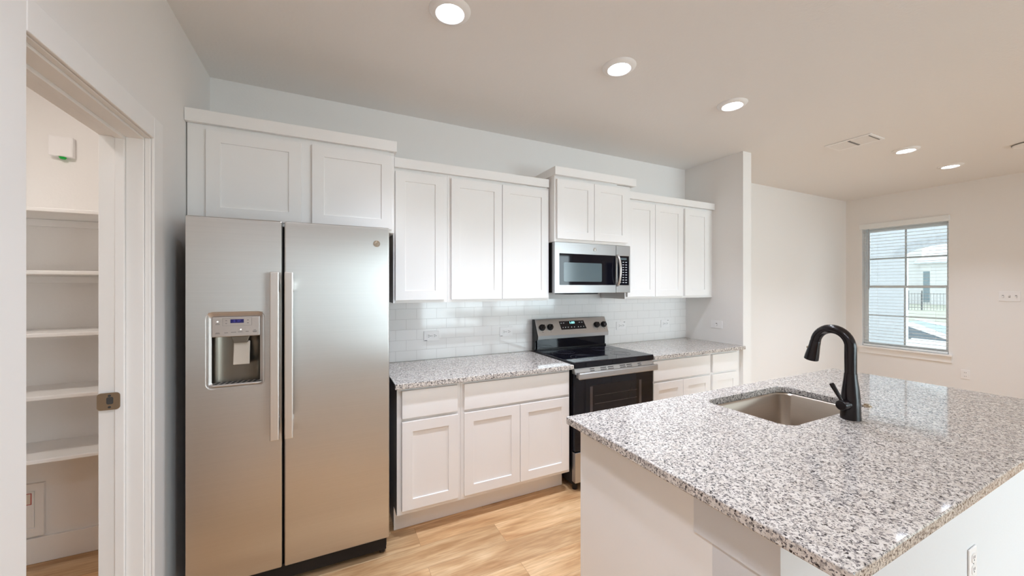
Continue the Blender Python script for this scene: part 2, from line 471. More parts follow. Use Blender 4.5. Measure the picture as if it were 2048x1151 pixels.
def tag(o, label, cat, group=None, kind=None):
    o['label'] = label; o['category'] = cat
    if group: o['group'] = group
    if kind: o['kind'] = kind
    return o

def thing(name, label, cat, loc, group=None):
    o = bpy.data.objects.new(name, None); COL.objects.link(o)
    o.location = loc; o.empty_display_size = 0.1
    ROOT[o] = Vector(loc)
    return tag(o, label, cat, group)

def copy_tree(o, delta, label=None, parent=None):
    c = o.copy(); COL.objects.link(c)
    if parent is None:
        c.location = Vector(o.location) + Vector(delta)
        ROOT[c] = Vector(c.location)
        if label: c['label'] = label
    else:
        c.parent = parent; ROOT[c] = ROOT[parent]
    for ch in list(o.children): copy_tree(ch, delta, None, c)
    return c

def struct(name, mb, mat, label=None, bevel=0.0, loc=(0, 0, 0)):
    o = mb.build(name, mat, None, bevel=bevel, loc=loc)
    o['kind'] = 'structure'
    if label: o['label'] = label
    return o

def text_mesh(txt, size, extrude=0.0004):
    cu = bpy.data.curves.new('lettering', 'FONT'); cu.body = txt; cu.size = size; cu.extrude = extrude
    cu.align_x = 'CENTER'; cu.align_y = 'CENTER'
    ob = bpy.data.objects.new('lettering', cu); COL.objects.link(ob)
    dg = bpy.context.evaluated_depsgraph_get()
    me = bpy.data.meshes.new_from_object(ob.evaluated_get(dg))
    bpy.data.objects.remove(ob); bpy.data.curves.remove(cu)
    return me

def lettering(name, txt, size, mat, parent, pos, tilt=0.0, sx=1.0):
    """text standing in the XZ plane facing -Y (tilt leans the top back)"""
    me = text_mesh(txt, size); me.name = name
    mx = Matrix.Translation(Vector(pos) - ROOT[parent]) @ Matrix.Rotation(math.pi/2 - tilt, 4, 'X') @ Matrix.Diagonal((sx, 1, 1, 1))
    me.transform(mx)
    me.materials.clear(); me.materials.append(mat)
    o = bpy.data.objects.new(name, me); COL.objects.link(o); o.parent = parent
    ROOT[o] = ROOT[parent]
    return o

# ------------------------------------------------------------------ room shell
CH = 2.743        # ceiling
XL = -0.65        # left wall face
YB = 2.867        # back wall face
XR = 6.96         # living room window wall face
XS = 3.504        # stub wall face
YR = -4.0         # rear wall face
T = 0.15

struct('floor', MB().box(-2.6, XR + T, YR - T, 3.15, -0.12, 0.0), M['floor'], 'light oak plank floor of the kitchen and living room')
struct('ceiling', MB().box(-2.6, XR + T, YR - T, 3.15, CH, CH + 0.12), M['ceiling'], 'textured off-white ceiling')
struct('wall_back', MB().box(XL, XR + T, YB, YB + T, 0, CH), M['wall'], 'white painted wall behind the cabinets and the living room')
DY0, DY1, DH = 1.297, 2.02, 2.072
w = MB()
w.box(XL - T, XL, YR, DY0, 0, CH).box(XL - T, XL, DY1, YB + T, 0, CH).box(XL - T, XL, DY0, DY1, DH, CH)
struct('wall_left', w, M['wall'], 'white painted wall with the pantry doorway')
struct('wall_stub', MB().box(XS, XS + 0.124, 2.226, YB, 0, CH), M['wall'], 'short wall return at the right end of the counter')
w = MB()
WY0, WY1, WZ0, WZ1 = 1.83, 2.68, 0.62, 2.30
GY0, GY1, GZ0, GZ1 = -3.50, -2.20, 0.08, 2.20
w.box(XR, XR + T, WY1, YB, 0, CH).box(XR, XR + T, GY1, WY0, 0, CH).box(XR, XR + T, YR, GY0, 0, CH)
w.box(XR, XR + T, WY0, WY1, 0, WZ0).box(XR, XR + T, WY0, WY1, WZ1, CH)
w.box(XR, XR + T, GY0, GY1, 0, GZ0).box(XR, XR + T, GY0, GY1, GZ1, CH)
struct('wall_right', w, M['wall'], 'white painted living room wall with the window')
PX0, PX1, PZ0, PZ1 = 2.1, 6.3, 0.08, 2.42
w = MB()
QX0, QX1, QZ0, QZ1 = 0.02, 1.12, 0.06, 2.12
w.box(XL - T, QX0, YR - T, YR, 0, CH).box(QX1, PX0, YR - T, YR, 0, CH).box(QX0, QX1, YR - T, YR, 0, QZ0).box(QX0, QX1, YR - T, YR, QZ1, CH).box(PX1, XR + T, YR - T, YR, 0, CH).box(PX0, PX1, YR - T, YR, 0, PZ0).box(PX0, PX1, YR - T, YR, PZ1, CH)
struct('wall_rear', w, M['wall'])
# pantry behind the left wall
w = MB()
w.box(-2.4, XL - T, 2.915, 3.05, 0, CH).box(-2.55, -2.4, 0.75, 3.05, 0, CH).box(-2.4, XL - T, 0.75, 0.9, 0, CH)
struct('wall_pantry', w, M['wall'], 'white painted walls of the pantry')
struct('baseboard_pantry', MB().box(-2.4, XL - T - 0.001, 2.898, 2.9148, 0.0, 0.135), M['trim'], bevel=0.003)
struct('baseboard_right', MB().box(XR - 0.014, XR - 0.0002, -2.2, YB - 0.001, 0.0, 0.13), M['trim'], bevel=0.003)
struct('baseboard_back', MB().box(XS + 0.125, XR - 0.015, YB - 0.014, YB - 0.0002, 0.0, 0.13), M['trim'], bevel=0.003)

# pantry doorway: casing on the kitchen face and a stepped jamb
cz = 0.088
c = MB()
cx0, cx1 = XL + 0.0002, XL + 0.011
c.box(cx0, cx1, DY1 - 0.001, DY1 + cz, 0, DH + cz).box(cx0, cx1, DY0 - cz, DY0 + 0.001, 0, DH + cz).box(cx0, cx1, DY0 + 0.001, DY1 - 0.001, DH - 0.001, DH + cz)
struct('trim_1', c, M['trim'], 'flat white casing around the pantry doorway', bevel=0.003)
j = MB()
def jamb(x0, x1, t):
    j.box(x0, x1, DY1 - t, DY1 - 0.0003, 0, DH - t)
    j.box(x0, x1, DY0 + 0.0003, DY0 + t, 0, DH - t)
    j.box(x0, x1, DY0 + 0.0003, DY1 - 0.0003, DH - t, DH - 0.0003)
jamb(XL - 0.018, XL - 0.0005, 0.004)
jamb(XL - 0.072, XL - 0.0185, 0.012)
jamb(XL - 0.100, XL - 0.0725, 0.024)
jamb(XL - 0.149, XL - 0.1005, 0.017)
dj = struct('door_1', j, M['trim'], 'white stepped door jamb of the pantry doorway', bevel=0.0025)
# strike plate on the jamb
s = thing('strike_plate', 'satin brass strike plate on the pantry door jamb', 'strike plate', (XL - 0.105, DY1 - 0.026, 1.0))
def rrect(w_, h_, r, n=6):
    pts = []
    for cx_, cz_, a0 in ((w_/2-r, h_/2-r, 0), (-w_/2+r, h_/2-r, 90), (-w_/2+r, -h_/2+r, 180), (w_/2-r, -h_/2+r, 270)):
        for i in range(n+1):
            a = math.radians(a0 + 90*i/n); pts.append((cx_ + r*math.cos(a), cz_ + r*math.sin(a)))
    return pts
MB().prism([(XL - 0.116 + x, 1.023 + z) for x, z in rrect(0.066, 0.066, 0.012)], 'y', DY1 - 0.0275, DY1 - 0.0245).build('plate', M['nickel'], s, smooth=True)
MB().prism([(XL - 0.116 + x + 0.004, 1.026 + z) for x, z in rrect(0.020, 0.028, 0.006)], 'y', DY1 - 0.0279, DY1 - 0.0274).build('latch_hole', M['slot'], s)
for dz in (0.022, -0.022):
    MB().cyl((XL - 0.113, DY1 - 0.0276, 1.023 + dz), (XL - 0.113, DY1 - 0.0288, 1.023 + dz), 0.0045, 14).build('screw', M['slot'], s)

# pantry shelves
for k, (z, lab) in enumerate(((0.64, 'white pantry shelf nearest the floor'), (0.942, 'white pantry shelf second from the floor'), (1.243, 'white pantry shelf in the middle of the five'),
                              (1.545, 'white pantry shelf second from the top'), (1.847, 'topmost white pantry shelf, under the alarm sensor'))):
    t = thing('pantry_shelf', lab, 'shelf', (-1.6, 2.76, z - 0.02), 'shelves in the pantry')
    MB().box(-2.398, XL - T - 0.002, 2.605, 2.9145, z - 0.019, z).build('board', M['trim'], t, bevel=0.003)
    MB().box(-2.398, XL - T - 0.002, 2.896, 2.9145, z - 0.058, z - 0.0195).build('cleat', M['trim'], t, bevel=0.002)

# pantry wall sensor, access panel
t = thing('alarm_sensor', 'square white wall sensor with green light high in the pantry', 'sensor', (-1.297, 2.914, 2.16))
MB().box(-1.345, -1.25, 2.882, 2.9145, 2.168, 2.278).build('housing', M['plastic'], t, bevel=0.006)
MB().lathe([(0.0, -0.012), (0.010, -0.010), (0.015, 0.0), (0.0, 0.001)], (-1.293, 2.895, 2.167), 20).build('indicator_light', M['ledgreen'], t, smooth=True)
t = thing('access_panel', 'white utility access panel with red warning sticker low in the pantry', 'panel', (-1.53, 2.914, 0.15))
MB().recess(-1.72, -1.365, 0.145, 0.425, -1.67, -1.398, 0.19, 0.39, 2.896, 2.9146, 0.006).build('frame', M['trim'], t, bevel=0.002)
MB().box(-1.665, -1.401, 2.8955, 2.902, 0.195, 0.385).build('door', M['trim'], t, bevel=0.002)
st = MB().box(-1.56, -1.409, 2.8945, 2.8954, 0.318, 0.378).build('warning_sticker', M['sticker'], t)
fr = MB()
fr.box(-1.56, -1.409, 2.8938, 2.8944, 0.375, 0.378).box(-1.56, -1.409, 2.8938, 2.8944, 0.318, 0.321).box(-1.412, -1.409, 2.8938, 2.8944, 0.318, 0.378).box(-1.56, -1.557, 2.8938, 2.8944, 0.318, 0.378)
fr.build('sticker_border', M['sticker_red'], st)
lettering('sticker_text', 'SLAB', 0.026, M['sticker_red'], st, (-1.478, 2.8936, 0.360), sx=1.2)
lettering('sticker_text', 'ABOVE', 0.026, M['sticker_red'], st, (-1.478, 2.8936, 0.334), sx=1.2)

# ------------------------------------------------------------------ living room window, blind
GX = XR + 0.10
win = MB()
fw = 0.018
win.box(GX - 0.02, GX + 0.045, WY0, WY0 + fw, WZ0, WZ1).box(GX - 0.02, GX + 0.045, WY1 - fw, WY1, WZ0, WZ1)
win.box(GX - 0.02, GX + 0.045, WY0 + fw, WY1 - fw, WZ1 - fw, WZ1).box(GX - 0.02, GX + 0.045, WY0 + fw, WY1 - fw, WZ0, WZ0 + fw)
wo = struct('window_1', win, M['vinyl'], 'white double-hung window with divided panes and blind', bevel=0.003)
ROOT[wo] = Vector((0, 0, 0))
zm = 1.455
def sash(name, z0, z1, x):
    f = MB(); r = 0.026
    f.box(x - 0.014, x + 0.014, WY0 + fw, WY0 + fw + r, z0, z1).box(x - 0.014, x + 0.014, WY1 - fw - r, WY1 - fw, z0, z1)
    f.box(x - 0.014, x + 0.014, WY0 + fw + r, WY1 - fw - r, z0, z0 + r).box(x - 0.014, x + 0.014, WY0 + fw + r, WY1 - fw - r, z1 - r, z1)
    so = f.build(name, M['vinyl'], wo, bevel=0.002)
    MB().box(x - 0.003, x + 0.003, WY0 + fw + r, WY1 - fw - r, z0 + r, z1 - r).build('pane', M['glass'], so)
    g = MB(); yc = (WY0 + WY1) / 2; zc = (z0 + z1) / 2
    g.box(x - 0.010, x - 0.0035, yc - 0.009, yc + 0.009, z0 + r, z1 - r)
    g.box(x - 0.010, x - 0.0035, WY0 + fw + r, yc - 0.009, zc - 0.009, zc + 0.009).box(x - 0.010, x - 0.0035, yc + 0.009, WY1 - fw - r, zc - 0.009, zc + 0.009)
    g.build('muntin', M['muntin'], so)
sash('upper_sash', zm - 0.005, WZ1 - fw, GX + 0.026)
sash('lower_sash', WZ0 + fw, zm + 0.03, GX - 0.004)
st = MB().box(XR - 0.035, GX - 0.021, WY0 - 0.05, WY1 + 0.05, WZ0 - 0.02, WZ0 - 0.0003)
o = struct('trim_2', MB().box(XR - 0.04, XR - 0.0002, WY0 - 0.035, WY1 + 0.035, WZ0 - 0.022, WZ0 + 0.002), M['trim'], 'white window stool', bevel=0.003)
o = struct('trim_3', MB().box(XR - 0.014, XR - 0.0002, WY0 - 0.03, WY1 + 0.03, WZ0 - 0.10, WZ0 - 0.0225), M['trim'], 'white apron under the window stool', bevel=0.003)

b = thing('window_blind', 'white slatted blind lowered with open slats over the living room window', 'blind', (XR + 0.03, 2.255, WZ0))
MB().box(XR - 0.022, XR + 0.05, WY0 - 0.012, WY1 + 0.02, WZ1 - 0.008, WZ1 + 0.062).build('valance', M['slat'], b, bevel=0.004)
sl = MB()
z = WZ0 + 0.055
while z < WZ1 - 0.02:
    ya, yb_ = WY0 + 0.012, WY1 - 0.012
    sl.box(XR + 0.016, XR + 0.060, ya, yb_, z - 0.0012, z + 0.0012)
    z += 0.0435
sl.build('slats', M['slat'], b)
MB().box(XR + 0.010, XR + 0.064, WY0 + 0.010, WY1 - 0.010, WZ0 + 0.004, WZ0 + 0.028).build('bottom_rail', M['slat'], b, bevel=0.003)
MB().cyl((XR + 0.006, WY1 - 0.075, 1.43), (XR + 0.006, WY1 - 0.075, WZ1 - 0.01), 0.006, 10).build('tilt_wand', M['wand'], b, smooth=True)
for yy in (WY0 + 0.12, WY1 - 0.16):
    MB().cyl((XR + 0.037, yy, WZ0 + 0.02), (XR + 0.037, yy, WZ1 - 0.01), 0.0008, 6).build('ladder_cord', M['slat'], b)

def glazing(name, axis, a0, a1, z0, z1, pos, cols, rows, lab):
    """plain fixed glazing for the openings behind the camera"""
    f = MB(); r = 0.07
    def bx(m, u0, u1, d0, d1, v0, v1):
        if axis == 'y': m.box(pos + d0, pos + d1, u0, u1, v0, v1)
        else: m.box(u0, u1, pos + d0, pos + d1, v0, v1)
    bx(f, a0, a0 + r, -0.03, 0.03, z0, z1); bx(f, a1 - r, a1, -0.03, 0.03, z0, z1)
    bx(f, a0 + r, a1 - r, -0.03, 0.03, z0, z0 + r); bx(f, a0 + r, a1 - r, -0.03, 0.03, z1 - r, z1)
    for i in range(1, cols):
        u = a0 + (a1 - a0) * i / cols; bx(f, u - 0.03, u + 0.03, -0.02, 0.02, z0 + r, z1 - r)
    for i in range(1, rows):
        v = z0 + (z1 - z0) * i / rows; bx(f, a0 + r, a1 - r, -0.012, 0.012, v - 0.012, v + 0.012)
    o_ = struct(name, f, M['vinyl'], lab); ROOT[o_] = Vector((0, 0, 0))
    g = MB(); bx(g, a0 + r, a1 - r, -0.003, 0.003, z0 + r, z1 - r); g.build('pane', M['glass'], o_)
glazing('window_2', 'y', GY0, GY1, GZ0, GZ1, XR + 0.08, 1, 3, 'glazed door in the living room wall')
glazing('added_window_3', 'x', PX0, PX1, PZ0, PZ1, YR - 0.08, 4, 1, 'added wide glazing in the unseen rear wall')  # out of view; added and sized to bring in more daylight

glazing('added_window_4', 'x', QX0, QX1, QZ0, QZ1, YR - 0.10, 1, 1, 'added glazed rear door behind a closed blind')  # unseen door, inferred from refrigerator reflections and added for even light
b = thing('window_blind', 'added closed slatted blind over the rear door behind the camera', 'blind', (0.57, YR, QZ0))  # added with the door, dims its daylight to a soft glow
MB().box(QX0 - 0.02, QX1 + 0.02, YR + 0.0005, YR + 0.06, QZ1 - 0.02, QZ1 + 0.05).build('valance', M['slat'], b, bevel=0.004)
sl = MB(); z = QZ0 + 0.03
while z < QZ1 - 0.03:
    sl.prism([(YR + 0.018, z), (YR + 0.020, z), (YR + 0.036, z + 0.045), (YR + 0.034, z + 0.045)], 'x', QX0 - 0.01, QX1 + 0.01); z += 0.042
sl.build('slats', M['slat_translucent'], b)

# ------------------------------------------------------------------ outside
G = -0.25
struct('lawn', MB().box(XR + T + 0.3, 90, -20, 45, G - 0.2, G), M['lawn'], 'dry lawn outside the window')
def ground(name, poly, h, mat, lab):
    return struct(name, MB().prism(poly, 'z', G + 0.0005, G + h), mat, lab)
ground('porch_slab', [(XR + T + 0.01, -1.0), (14.6, -1.0), (14.6, 3.9), (17.2, 4.35), (17.4, 5.4), (15.2, 4.9), (14.6, 6.5), (XR + T + 0.01, 6.5)], 0.02, M['concrete'], 'pale concrete porch floor')
ground('planting_bed', [(17.3, 5.46), (17.25, 4.55), (18.3, 4.9), (23.0, 7.25), (21.2, 7.2)], 0.015, M['mulch'], 'dark planting bed beside the walk')
ground('sidewalk', [(17.2, 4.40), (18.2, 4.5), (25.2, 7.8), (24.2, 8.0)], 0.022, M['concrete'], 'pale concrete sidewalk outside')
ground('street', [(18.6, 4.6), (21.5, 5.0), (27.0, 8.0), (26.0, 8.2)], 0.012, M['street'], 'grey street seen through the window')
ground('curb', [(21.5, 5.0), (22.9, 5.6), (28.2, 8.35), (27.0, 8.3)], 0.025, M['concrete'], 'pale concrete curb along the street')

# porch wall with arched opening
ax, ayc, ahw, asp, arise = 9.5, 2.39, 0.637, 2.015, 0.20
t = thing('porch_wall', 'white painted brick porch wall with arched opening outside the window', 'wall', (ax + 0.12, 3.2, G + 0.021))
m = MB()
top = 3.1; z0 = G + 0.021
def arch_pts(hw, sp, rise, n=20):
    return [(ayc + hw * math.cos(math.pi * k / n), sp + rise * math.sin(math.pi * k / n)) for k in range(n + 1)]
ap = arch_pts(ahw, asp, arise)
poly = [(5.6, z0), (5.6, top), (0.2, top), (0.2, z0), (ayc - ahw, z0)] + ap[::-1] + [(ayc + ahw, z0)]
m.prism(poly, 'x', ax, ax + 0.10)
m.build('wall', M['porch'], t)
a2 = arch_pts(ahw + 0.17, asp, arise + 0.15)
m = MB(); m.prism(ap + a2[::-1], 'x', ax - 0.012, ax - 0.0005); m.build('arch_surround', M['arch'], t)

# fence and neighbour house
def fence(x0, y0, x1, y1, n):
    t_ = thing('metal_fence', 'dark metal picket fence across the lawn', 'fence', ((x0+x1)/2, (y0+y1)/2, G))
    d = Vector((x1-x0, y1-y0, 0)); L = d.length; d.normalize()
    p = MB()
    for i in range(n + 1):
        c_ = Vector((x0, y0, G)) + d * (L * i / n)
        p.box(c_.x - 0.008, c_.x + 0.008, c_.y - 0.008, c_.y + 0.008, G, G + 1.25)
    p.build('pickets', M['fence'], t_)
    for zz in (0.18, 1.2):
        MB().tube([(x0, y0, G + zz), (x1, y1, G + zz)], 0.013, 6).build('rail', M['fence'], t_)
    for q in (0.0, 0.18, 1.0):
        c_ = Vector((x0, y0, G)) + d * (L * q)
        MB().box(c_.x - 0.03, c_.x + 0.03, c_.y - 0.03, c_.y + 0.03, G, G + 1.45).build('post', M['fence'], t_)
fence(38.9, 12.25, 40.9, 8.9, 24)
t = thing('neighbour_house', 'white neighbouring house with tall narrow window seen outside', 'house', (54, 13, G))
HX = 52.0
MB().box(HX + 0.4, HX + 9, 15.55, 30, G, 6.2).build('wall', M['house'], t)
MB().box(HX, HX + 9, 4, 15.55, G, 3.70).build('wall', M['house'], t)
MB().prism([(HX - 0.35, 3.68), (HX - 0.35, 3.82), (HX + 5, 6.6), (HX + 9, 3.82), (HX + 9, 3.701)], 'y', 3.6, 15.9).build('roof', M['houseroof'], t)
MB().prism([(15.4, 6.2), (30.4, 6.2), (30.4, 6.4), (23, 10.0), (15.4, 6.4)], 'x', HX, HX + 9).build('roof', M['houseroof'], t)
wf = MB().box(HX - 0.06, HX + 0.01, 14.80, 15.40, -0.10, 3.45).build('window', M['trim'], t)
MB().box(HX - 0.09, HX - 0.061, 14.88, 15.32, -0.02, 2.95).build('pane', M['housepane'], wf)

# ------------------------------------------------------------------ cabinets
def shaker(parent, x0, x1, z0, z1, yf, stile=0.062, name='door'):
    d = MB().recess(x0, x1, z0, z1, x0 + stile, x1 - stile, z0 + stile, z1 - stile, yf, yf + 0.019, 0.008, floor=True).build(name, M['cab'], parent, bevel=0.0018)
    return d
def slab(parent, x0, x1, z0, z1, yf, name='drawer'):
    return MB().box(x0, x1, yf, yf + 0.019, z0, z1).build(name, M['cab'], parent, bevel=0.0025)

def wall_cabinet(label, x0, x1, yf, z0, z1, doors, dz0, dz1, group):
    t = thing('wall_cabinet', label, 'cabinet', ((x0 + x1)/2, (yf + YB)/2, z0), group)
    MB().box(x0, x1, yf + 0.0205, YB - 0.001, z0, z1).build('body', M['cab'], t, bevel=0.001)
    for a, b_ in doors: shaker(t, a, b_, dz0, dz1, yf)
    return t
GU = 'white wall cabinets'
wall_cabinet('white two-door cabinet above the refrigerator', -0.644, 0.368, 2.412, 1.80, 2.30, ((-0.565, -0.137), (-0.085, 0.352)), 1.818, 2.274, GU)
wall_cabinet('white single-door wall cabinet beside the refrigerator', 0.377, 0.7395, 2.517, 1.360, 2.24, ((0.389, 0.712),), 1.378, 2.219, GU)
wall_cabinet('white two-door wall cabinet left of the microwave', 0.7405, 1.560, 2.517, 1.360, 2.24, ((0.763, 1.147), (1.151, 1.545)), 1.378, 2.219, GU)
wall_cabinet('short white two-door cabinet above the microwave', 1.566, 2.334, 2.445, 1.816, 2.322, ((1.582, 1.934), (1.938, 2.292)), 1.838, 2.300, GU)
wall_cabinet('white two-door wall cabinet right of the microwave', 2.340, 3.0645, 2.517, 1.360, 2.24, ((2.354, 2.686), (2.690, 3.048)), 1.378, 2.219, GU)
wall_cabinet('white single-door wall cabinet next to the end wall', 3.0655, 3.470, 2.517, 1.360, 2.24, ((3.080, 3.420),), 1.378, 2.219, GU)

def crown(label, x0, x1, yf, z0, z1, ret=True):
    m = MB().box(x0, x1, yf, yf + 0.022, z0, z1).box(x0, x0 + 0.02, yf + 0.022, YB - 0.002, z0, z1).box(x1 - 0.02, x1, yf + 0.022, YB - 0.002, z0, z1)
    m = MB()
    m.prism([(x0, yf), (x1, yf), (x1, YB - 0.002), (x1 - 0.02, YB - 0.002), (x1 - 0.02, yf + 0.022), (x0 + 0.02, yf + 0.022), (x0 + 0.02, YB - 0.002), (x0, YB - 0.002)], 'z', z0, z1)
    return tag(m.build('cabinet_crown', M['cab'], None, bevel=0.002), label, 'molding', 'flat crown boards on the wall cabinets')
crown('flat white crown board on the cabinet above the refrigerator', -0.6485, 0.380, 2.404, 2.3005, 2.366)
crown('flat white crown board on the wall cabinets left of the microwave', 0.3812, 1.5455, 2.508, 2.2405, 2.303)
crown('flat white crown board on the short cabinet above the microwave', 1.5462, 2.362, 2.420, 2.3225, 2.386)
crown('flat white crown board on the cabinets next to the end wall', 2.3625, 3.497, 2.508, 2.2405, 2.303)
# the crowns' lower lips sit in front of the boxes
def base_cabinet(label, x0, x1, drawers, doors, group):
    t = thing('base_cabinet', label, 'cabinet', ((x0 + x1)/2, 2.56, 0.0), group)
    MB().box(x0, x1, 2.2505, YB - 0.013, 0.138, 0.8805).build('body', M['cab'], t, bevel=0.001)
    MB().box(x0 + 0.002, x1 - 0.002, 2.36, YB - 0.013, 0.0005, 0.1375).build('plinth', M['cab'], t)
    for a, b_ in drawers: slab(t, a, b_, 0.700, 0.862, 2.230)
    for a, b_ in doors: shaker(t, a, b_, 0.165, 0.682, 2.230)
    return t
GB = 'white base cabinets'
base_cabinet('white base cabinet with one narrow drawer and door beside the refrigerator', 0.355, 0.7395, ((0.381, 0.716),), ((0.381, 0.719),), GB)
base_cabinet('white base cabinet with wide drawer and two doors left of the range', 0.7405, 1.556, ((0.759, 1.540),), ((0.759, 1.147), (1.151, 1.540)), GB)
base_cabinet('white base cabinet with wide drawer and two doors right of the range', 2.342, 3.0645, ((2.360, 3.050),), ((2.360, 2.703), (2.707, 3.050)), GB)
base_cabinet('white base cabinet with one narrow drawer next to the end wall', 3.0655, 3.470, ((3.084, 3.428),), ((3.084, 3.428),), GB)
tag(MB().box(0.352, 1.556, 2.345, 2.3595, 0.0005, 0.1365).build('toe_kick', M['cab'], None, bevel=0.002), 'white toe kick board along the floor left of the range', 'toe kick', 'toe kick boards')
tag(MB().box(2.342, 3.470, 2.345, 2.3595, 0.0005, 0.1365).build('toe_kick', M['cab'], None, bevel=0.002), 'white toe kick board along the floor right of the range', 'toe kick', 'toe kick boards')
tag(MB().box(3.4705, XS - 0.0005, 2.262, 2.28, 0.0005, 0.8805).build('filler_strip', M['cab'], None), 'narrow white filler strip between base cabinet and end wall', 'filler')
tag(MB().box(3.4705, XS - 0.0005, 2.545, 2.56, 1.36, 2.24).build('filler_strip', M['cab'], None), 'narrow white filler strip between wall cabinet and end wall', 'filler')

# worktops
def worktop(label, x0, x1):
    return tag(MB().box(x0, x1, 2.200, YB - 0.0125, 0.8815, 0.914).build('worktop', M['granite'], None, bevel=0.004), label, 'countertop', 'granite worktops')
worktop('grey and white granite worktop between refrigerator and range', 0.338, 1.5625)
worktop('grey and white granite worktop right of the range', 2.338, XS - 0.001)

# backsplash
TILE_DX = 0.1525 * 10 - (0.518)          # a joint at x = 0.518
TILE_DZ = 0.0775 * 20 - 0.914            # rows start on the worktop
M['tile'] = mat_tile()
tag(MB().box(0.338, XS - 0.0005, YB - 0.012, YB - 0.0005, 0.9145, 1.3595).build('tile_backsplash', M['tile'], None, loc=(0, 0, 0)), 'glossy white subway tile backsplash behind the range and worktops', 'backsplash')

# ------------------------------------------------------------------ outlets
def outlet(label, cx_, cz_, yf, horiz=True, sticker=None, group='wall outlets', w_=0.120, h_=0.078, dev='outlet'):
    """plate facing -Y"""
    t = thing('wall_outlet', label, 'outlet', (cx_, yf, cz_ - h_/2), group)
    if not horiz: w_, h_ = h_, w_
    MB().box(cx_ - w_/2, cx_ + w_/2, yf - 0.006, yf - 0.0005, cz_ - h_/2, cz_ + h_/2).build('plate', M['plastic'], t, bevel=0.0025)
    for sgn in (-1, 1):
        ox, oz = (sgn * 0.0225, 0) if horiz else (0, sgn * 0.0225)
        r = MB().prism([(cx_ + ox + x, cz_ + oz + z) for x, z in rrect(0.036, 0.034, 0.010)], 'y', yf - 0.0085, yf - 0.0055).build('receptacle', M['plastic'], t, smooth=True)
        sl_ = MB()
        if horiz:
            sl_.box(cx_ + ox - 0.007, cx_ + ox + 0.004, yf - 0.0090, yf - 0.0086, cz_ + 0.005, cz_ + 0.008).box(cx_ + ox - 0.006, cx_ + ox + 0.003, yf - 0.0090, yf - 0.0086, cz_ - 0.008, cz_ - 0.005)
            sl_.cyl((cx_ + ox + 0.010, yf - 0.0086, cz_), (cx_ + ox + 0.010, yf - 0.0090, cz_), 0.003, 10)
        else:
            sl_.box(cx_ - 0.008, cx_ - 0.005, yf - 0.0090, yf - 0.0086, cz_ + oz - 0.002, cz_ + oz + 0.009).box(cx_ + 0.005, cx_ + 0.008, yf - 0.0090, yf - 0.0086, cz_ + oz - 0.002, cz_ + oz + 0.008)
            sl_.cyl((cx_, yf - 0.0086, cz_ + oz - 0.008), (cx_, yf - 0.0090, cz_ + oz - 0.008), 0.003, 10)
        sl_.build('slots', M['slot'], r)
    MB().cyl((cx_, yf - 0.0056, cz_), (cx_, yf - 0.0072, cz_), 0.003, 10).build('screw', M['mark'], t)
    if sticker:
        sx_, sz_ = sticker
        MB().box(cx_ + sx_ - 0.010, cx_ + sx_ + 0.010, yf - 0.0066, yf - 0.0061, cz_ + sz_ - 0.002, cz_ + sz_ + 0.002).build('test_mark', M['slot'], t)
    return t
YT = YB - 0.012
outlet('white outlet on the tile backsplash nearest the refrigerator', 0.708, 1.092, YT, sticker=(-0.045, -0.033))
outlet('white outlet on the tile backsplash left of the range', 1.337, 1.091, YT, sticker=(-0.045, -0.033))
outlet('white outlet on the tile backsplash just right of the range', 2.583, 1.086, YT, sticker=(0.040, 0.033))
outlet('white outlet on the tile backsplash near the end wall corner', 3.183, 1.080, YT, sticker=(0.040, 0.033))
# plates facing -X
def plate_x(name, label, cat, xw, y0, y1, z0, z1, toggles, group=None, outlet_=False, horiz=False):
    t = thing(name, label, cat, (xw, (y0+y1)/2, z0), group)
    MB().box(xw - 0.006, xw - 0.0005, y0, y1, z0, z1).build('plate', M['plastic'], t, bevel=0.0025)
    zc = (z0+z1)/2; yc = (y0+y1)/2
    if outlet_:
        for s_ in (-1, 1):
            oy, oz = (s_*0.0225, 0) if horiz else (0, s_*0.0225)
            r = MB().prism([(yc + oy + a, zc + oz + b_) for a, b_ in rrect(0.034, 0.036, 0.010)], 'x', xw - 0.0085, xw - 0.0055).build('receptacle', M['plastic'], t, smooth=True)
            MB().box(xw - 0.0090, xw - 0.0086, yc + oy - 0.008, yc + oy - 0.005, zc + oz - 0.004, zc + oz + 0.006).box(xw - 0.0090, xw - 0.0086, yc + oy + 0.005, yc + oy + 0.008, zc + oz - 0.004, zc + oz + 0.006).build('slots', M['slot'], r)
    for k in range(toggles):
        yk = yc + (k - (toggles - 1)/2) * 0.046
        up = 1 if k % 2 else -1
        MB().prism([(xw - 0.0055, zc - 0.006), (xw - 0.016, zc + up*0.009 - 0.003), (xw - 0.016, zc + up*0.009 + 0.003), (xw - 0.0055, zc + 0.006)], 'y', yk - 0.005, yk + 0.005).build('toggle', M['plastic'], t)
        MB().box(xw - 0.0066, xw - 0.0061, yk - 0.007, yk + 0.007, zc - 0.013, zc + 0.013).build('toggle_slot', M['mark'], t)
    return t
plate_x('light_switch', 'white single switch plate on the end wall above the right worktop', 'switch', XS, 2.430, 2.553, 1.052, 1.128, 1)
plate_x('light_switch', 'white triple switch plate on the window wall', 'switch', XR, 1.285, 1.440, 1.30, 1.415, 3)
plate_x('wall_outlet', 'white outlet low on the wall under the window', 'outlet', XR, 1.655, 1.728, 0.345, 0.458, 0, 'wall outlets', outlet_=True)

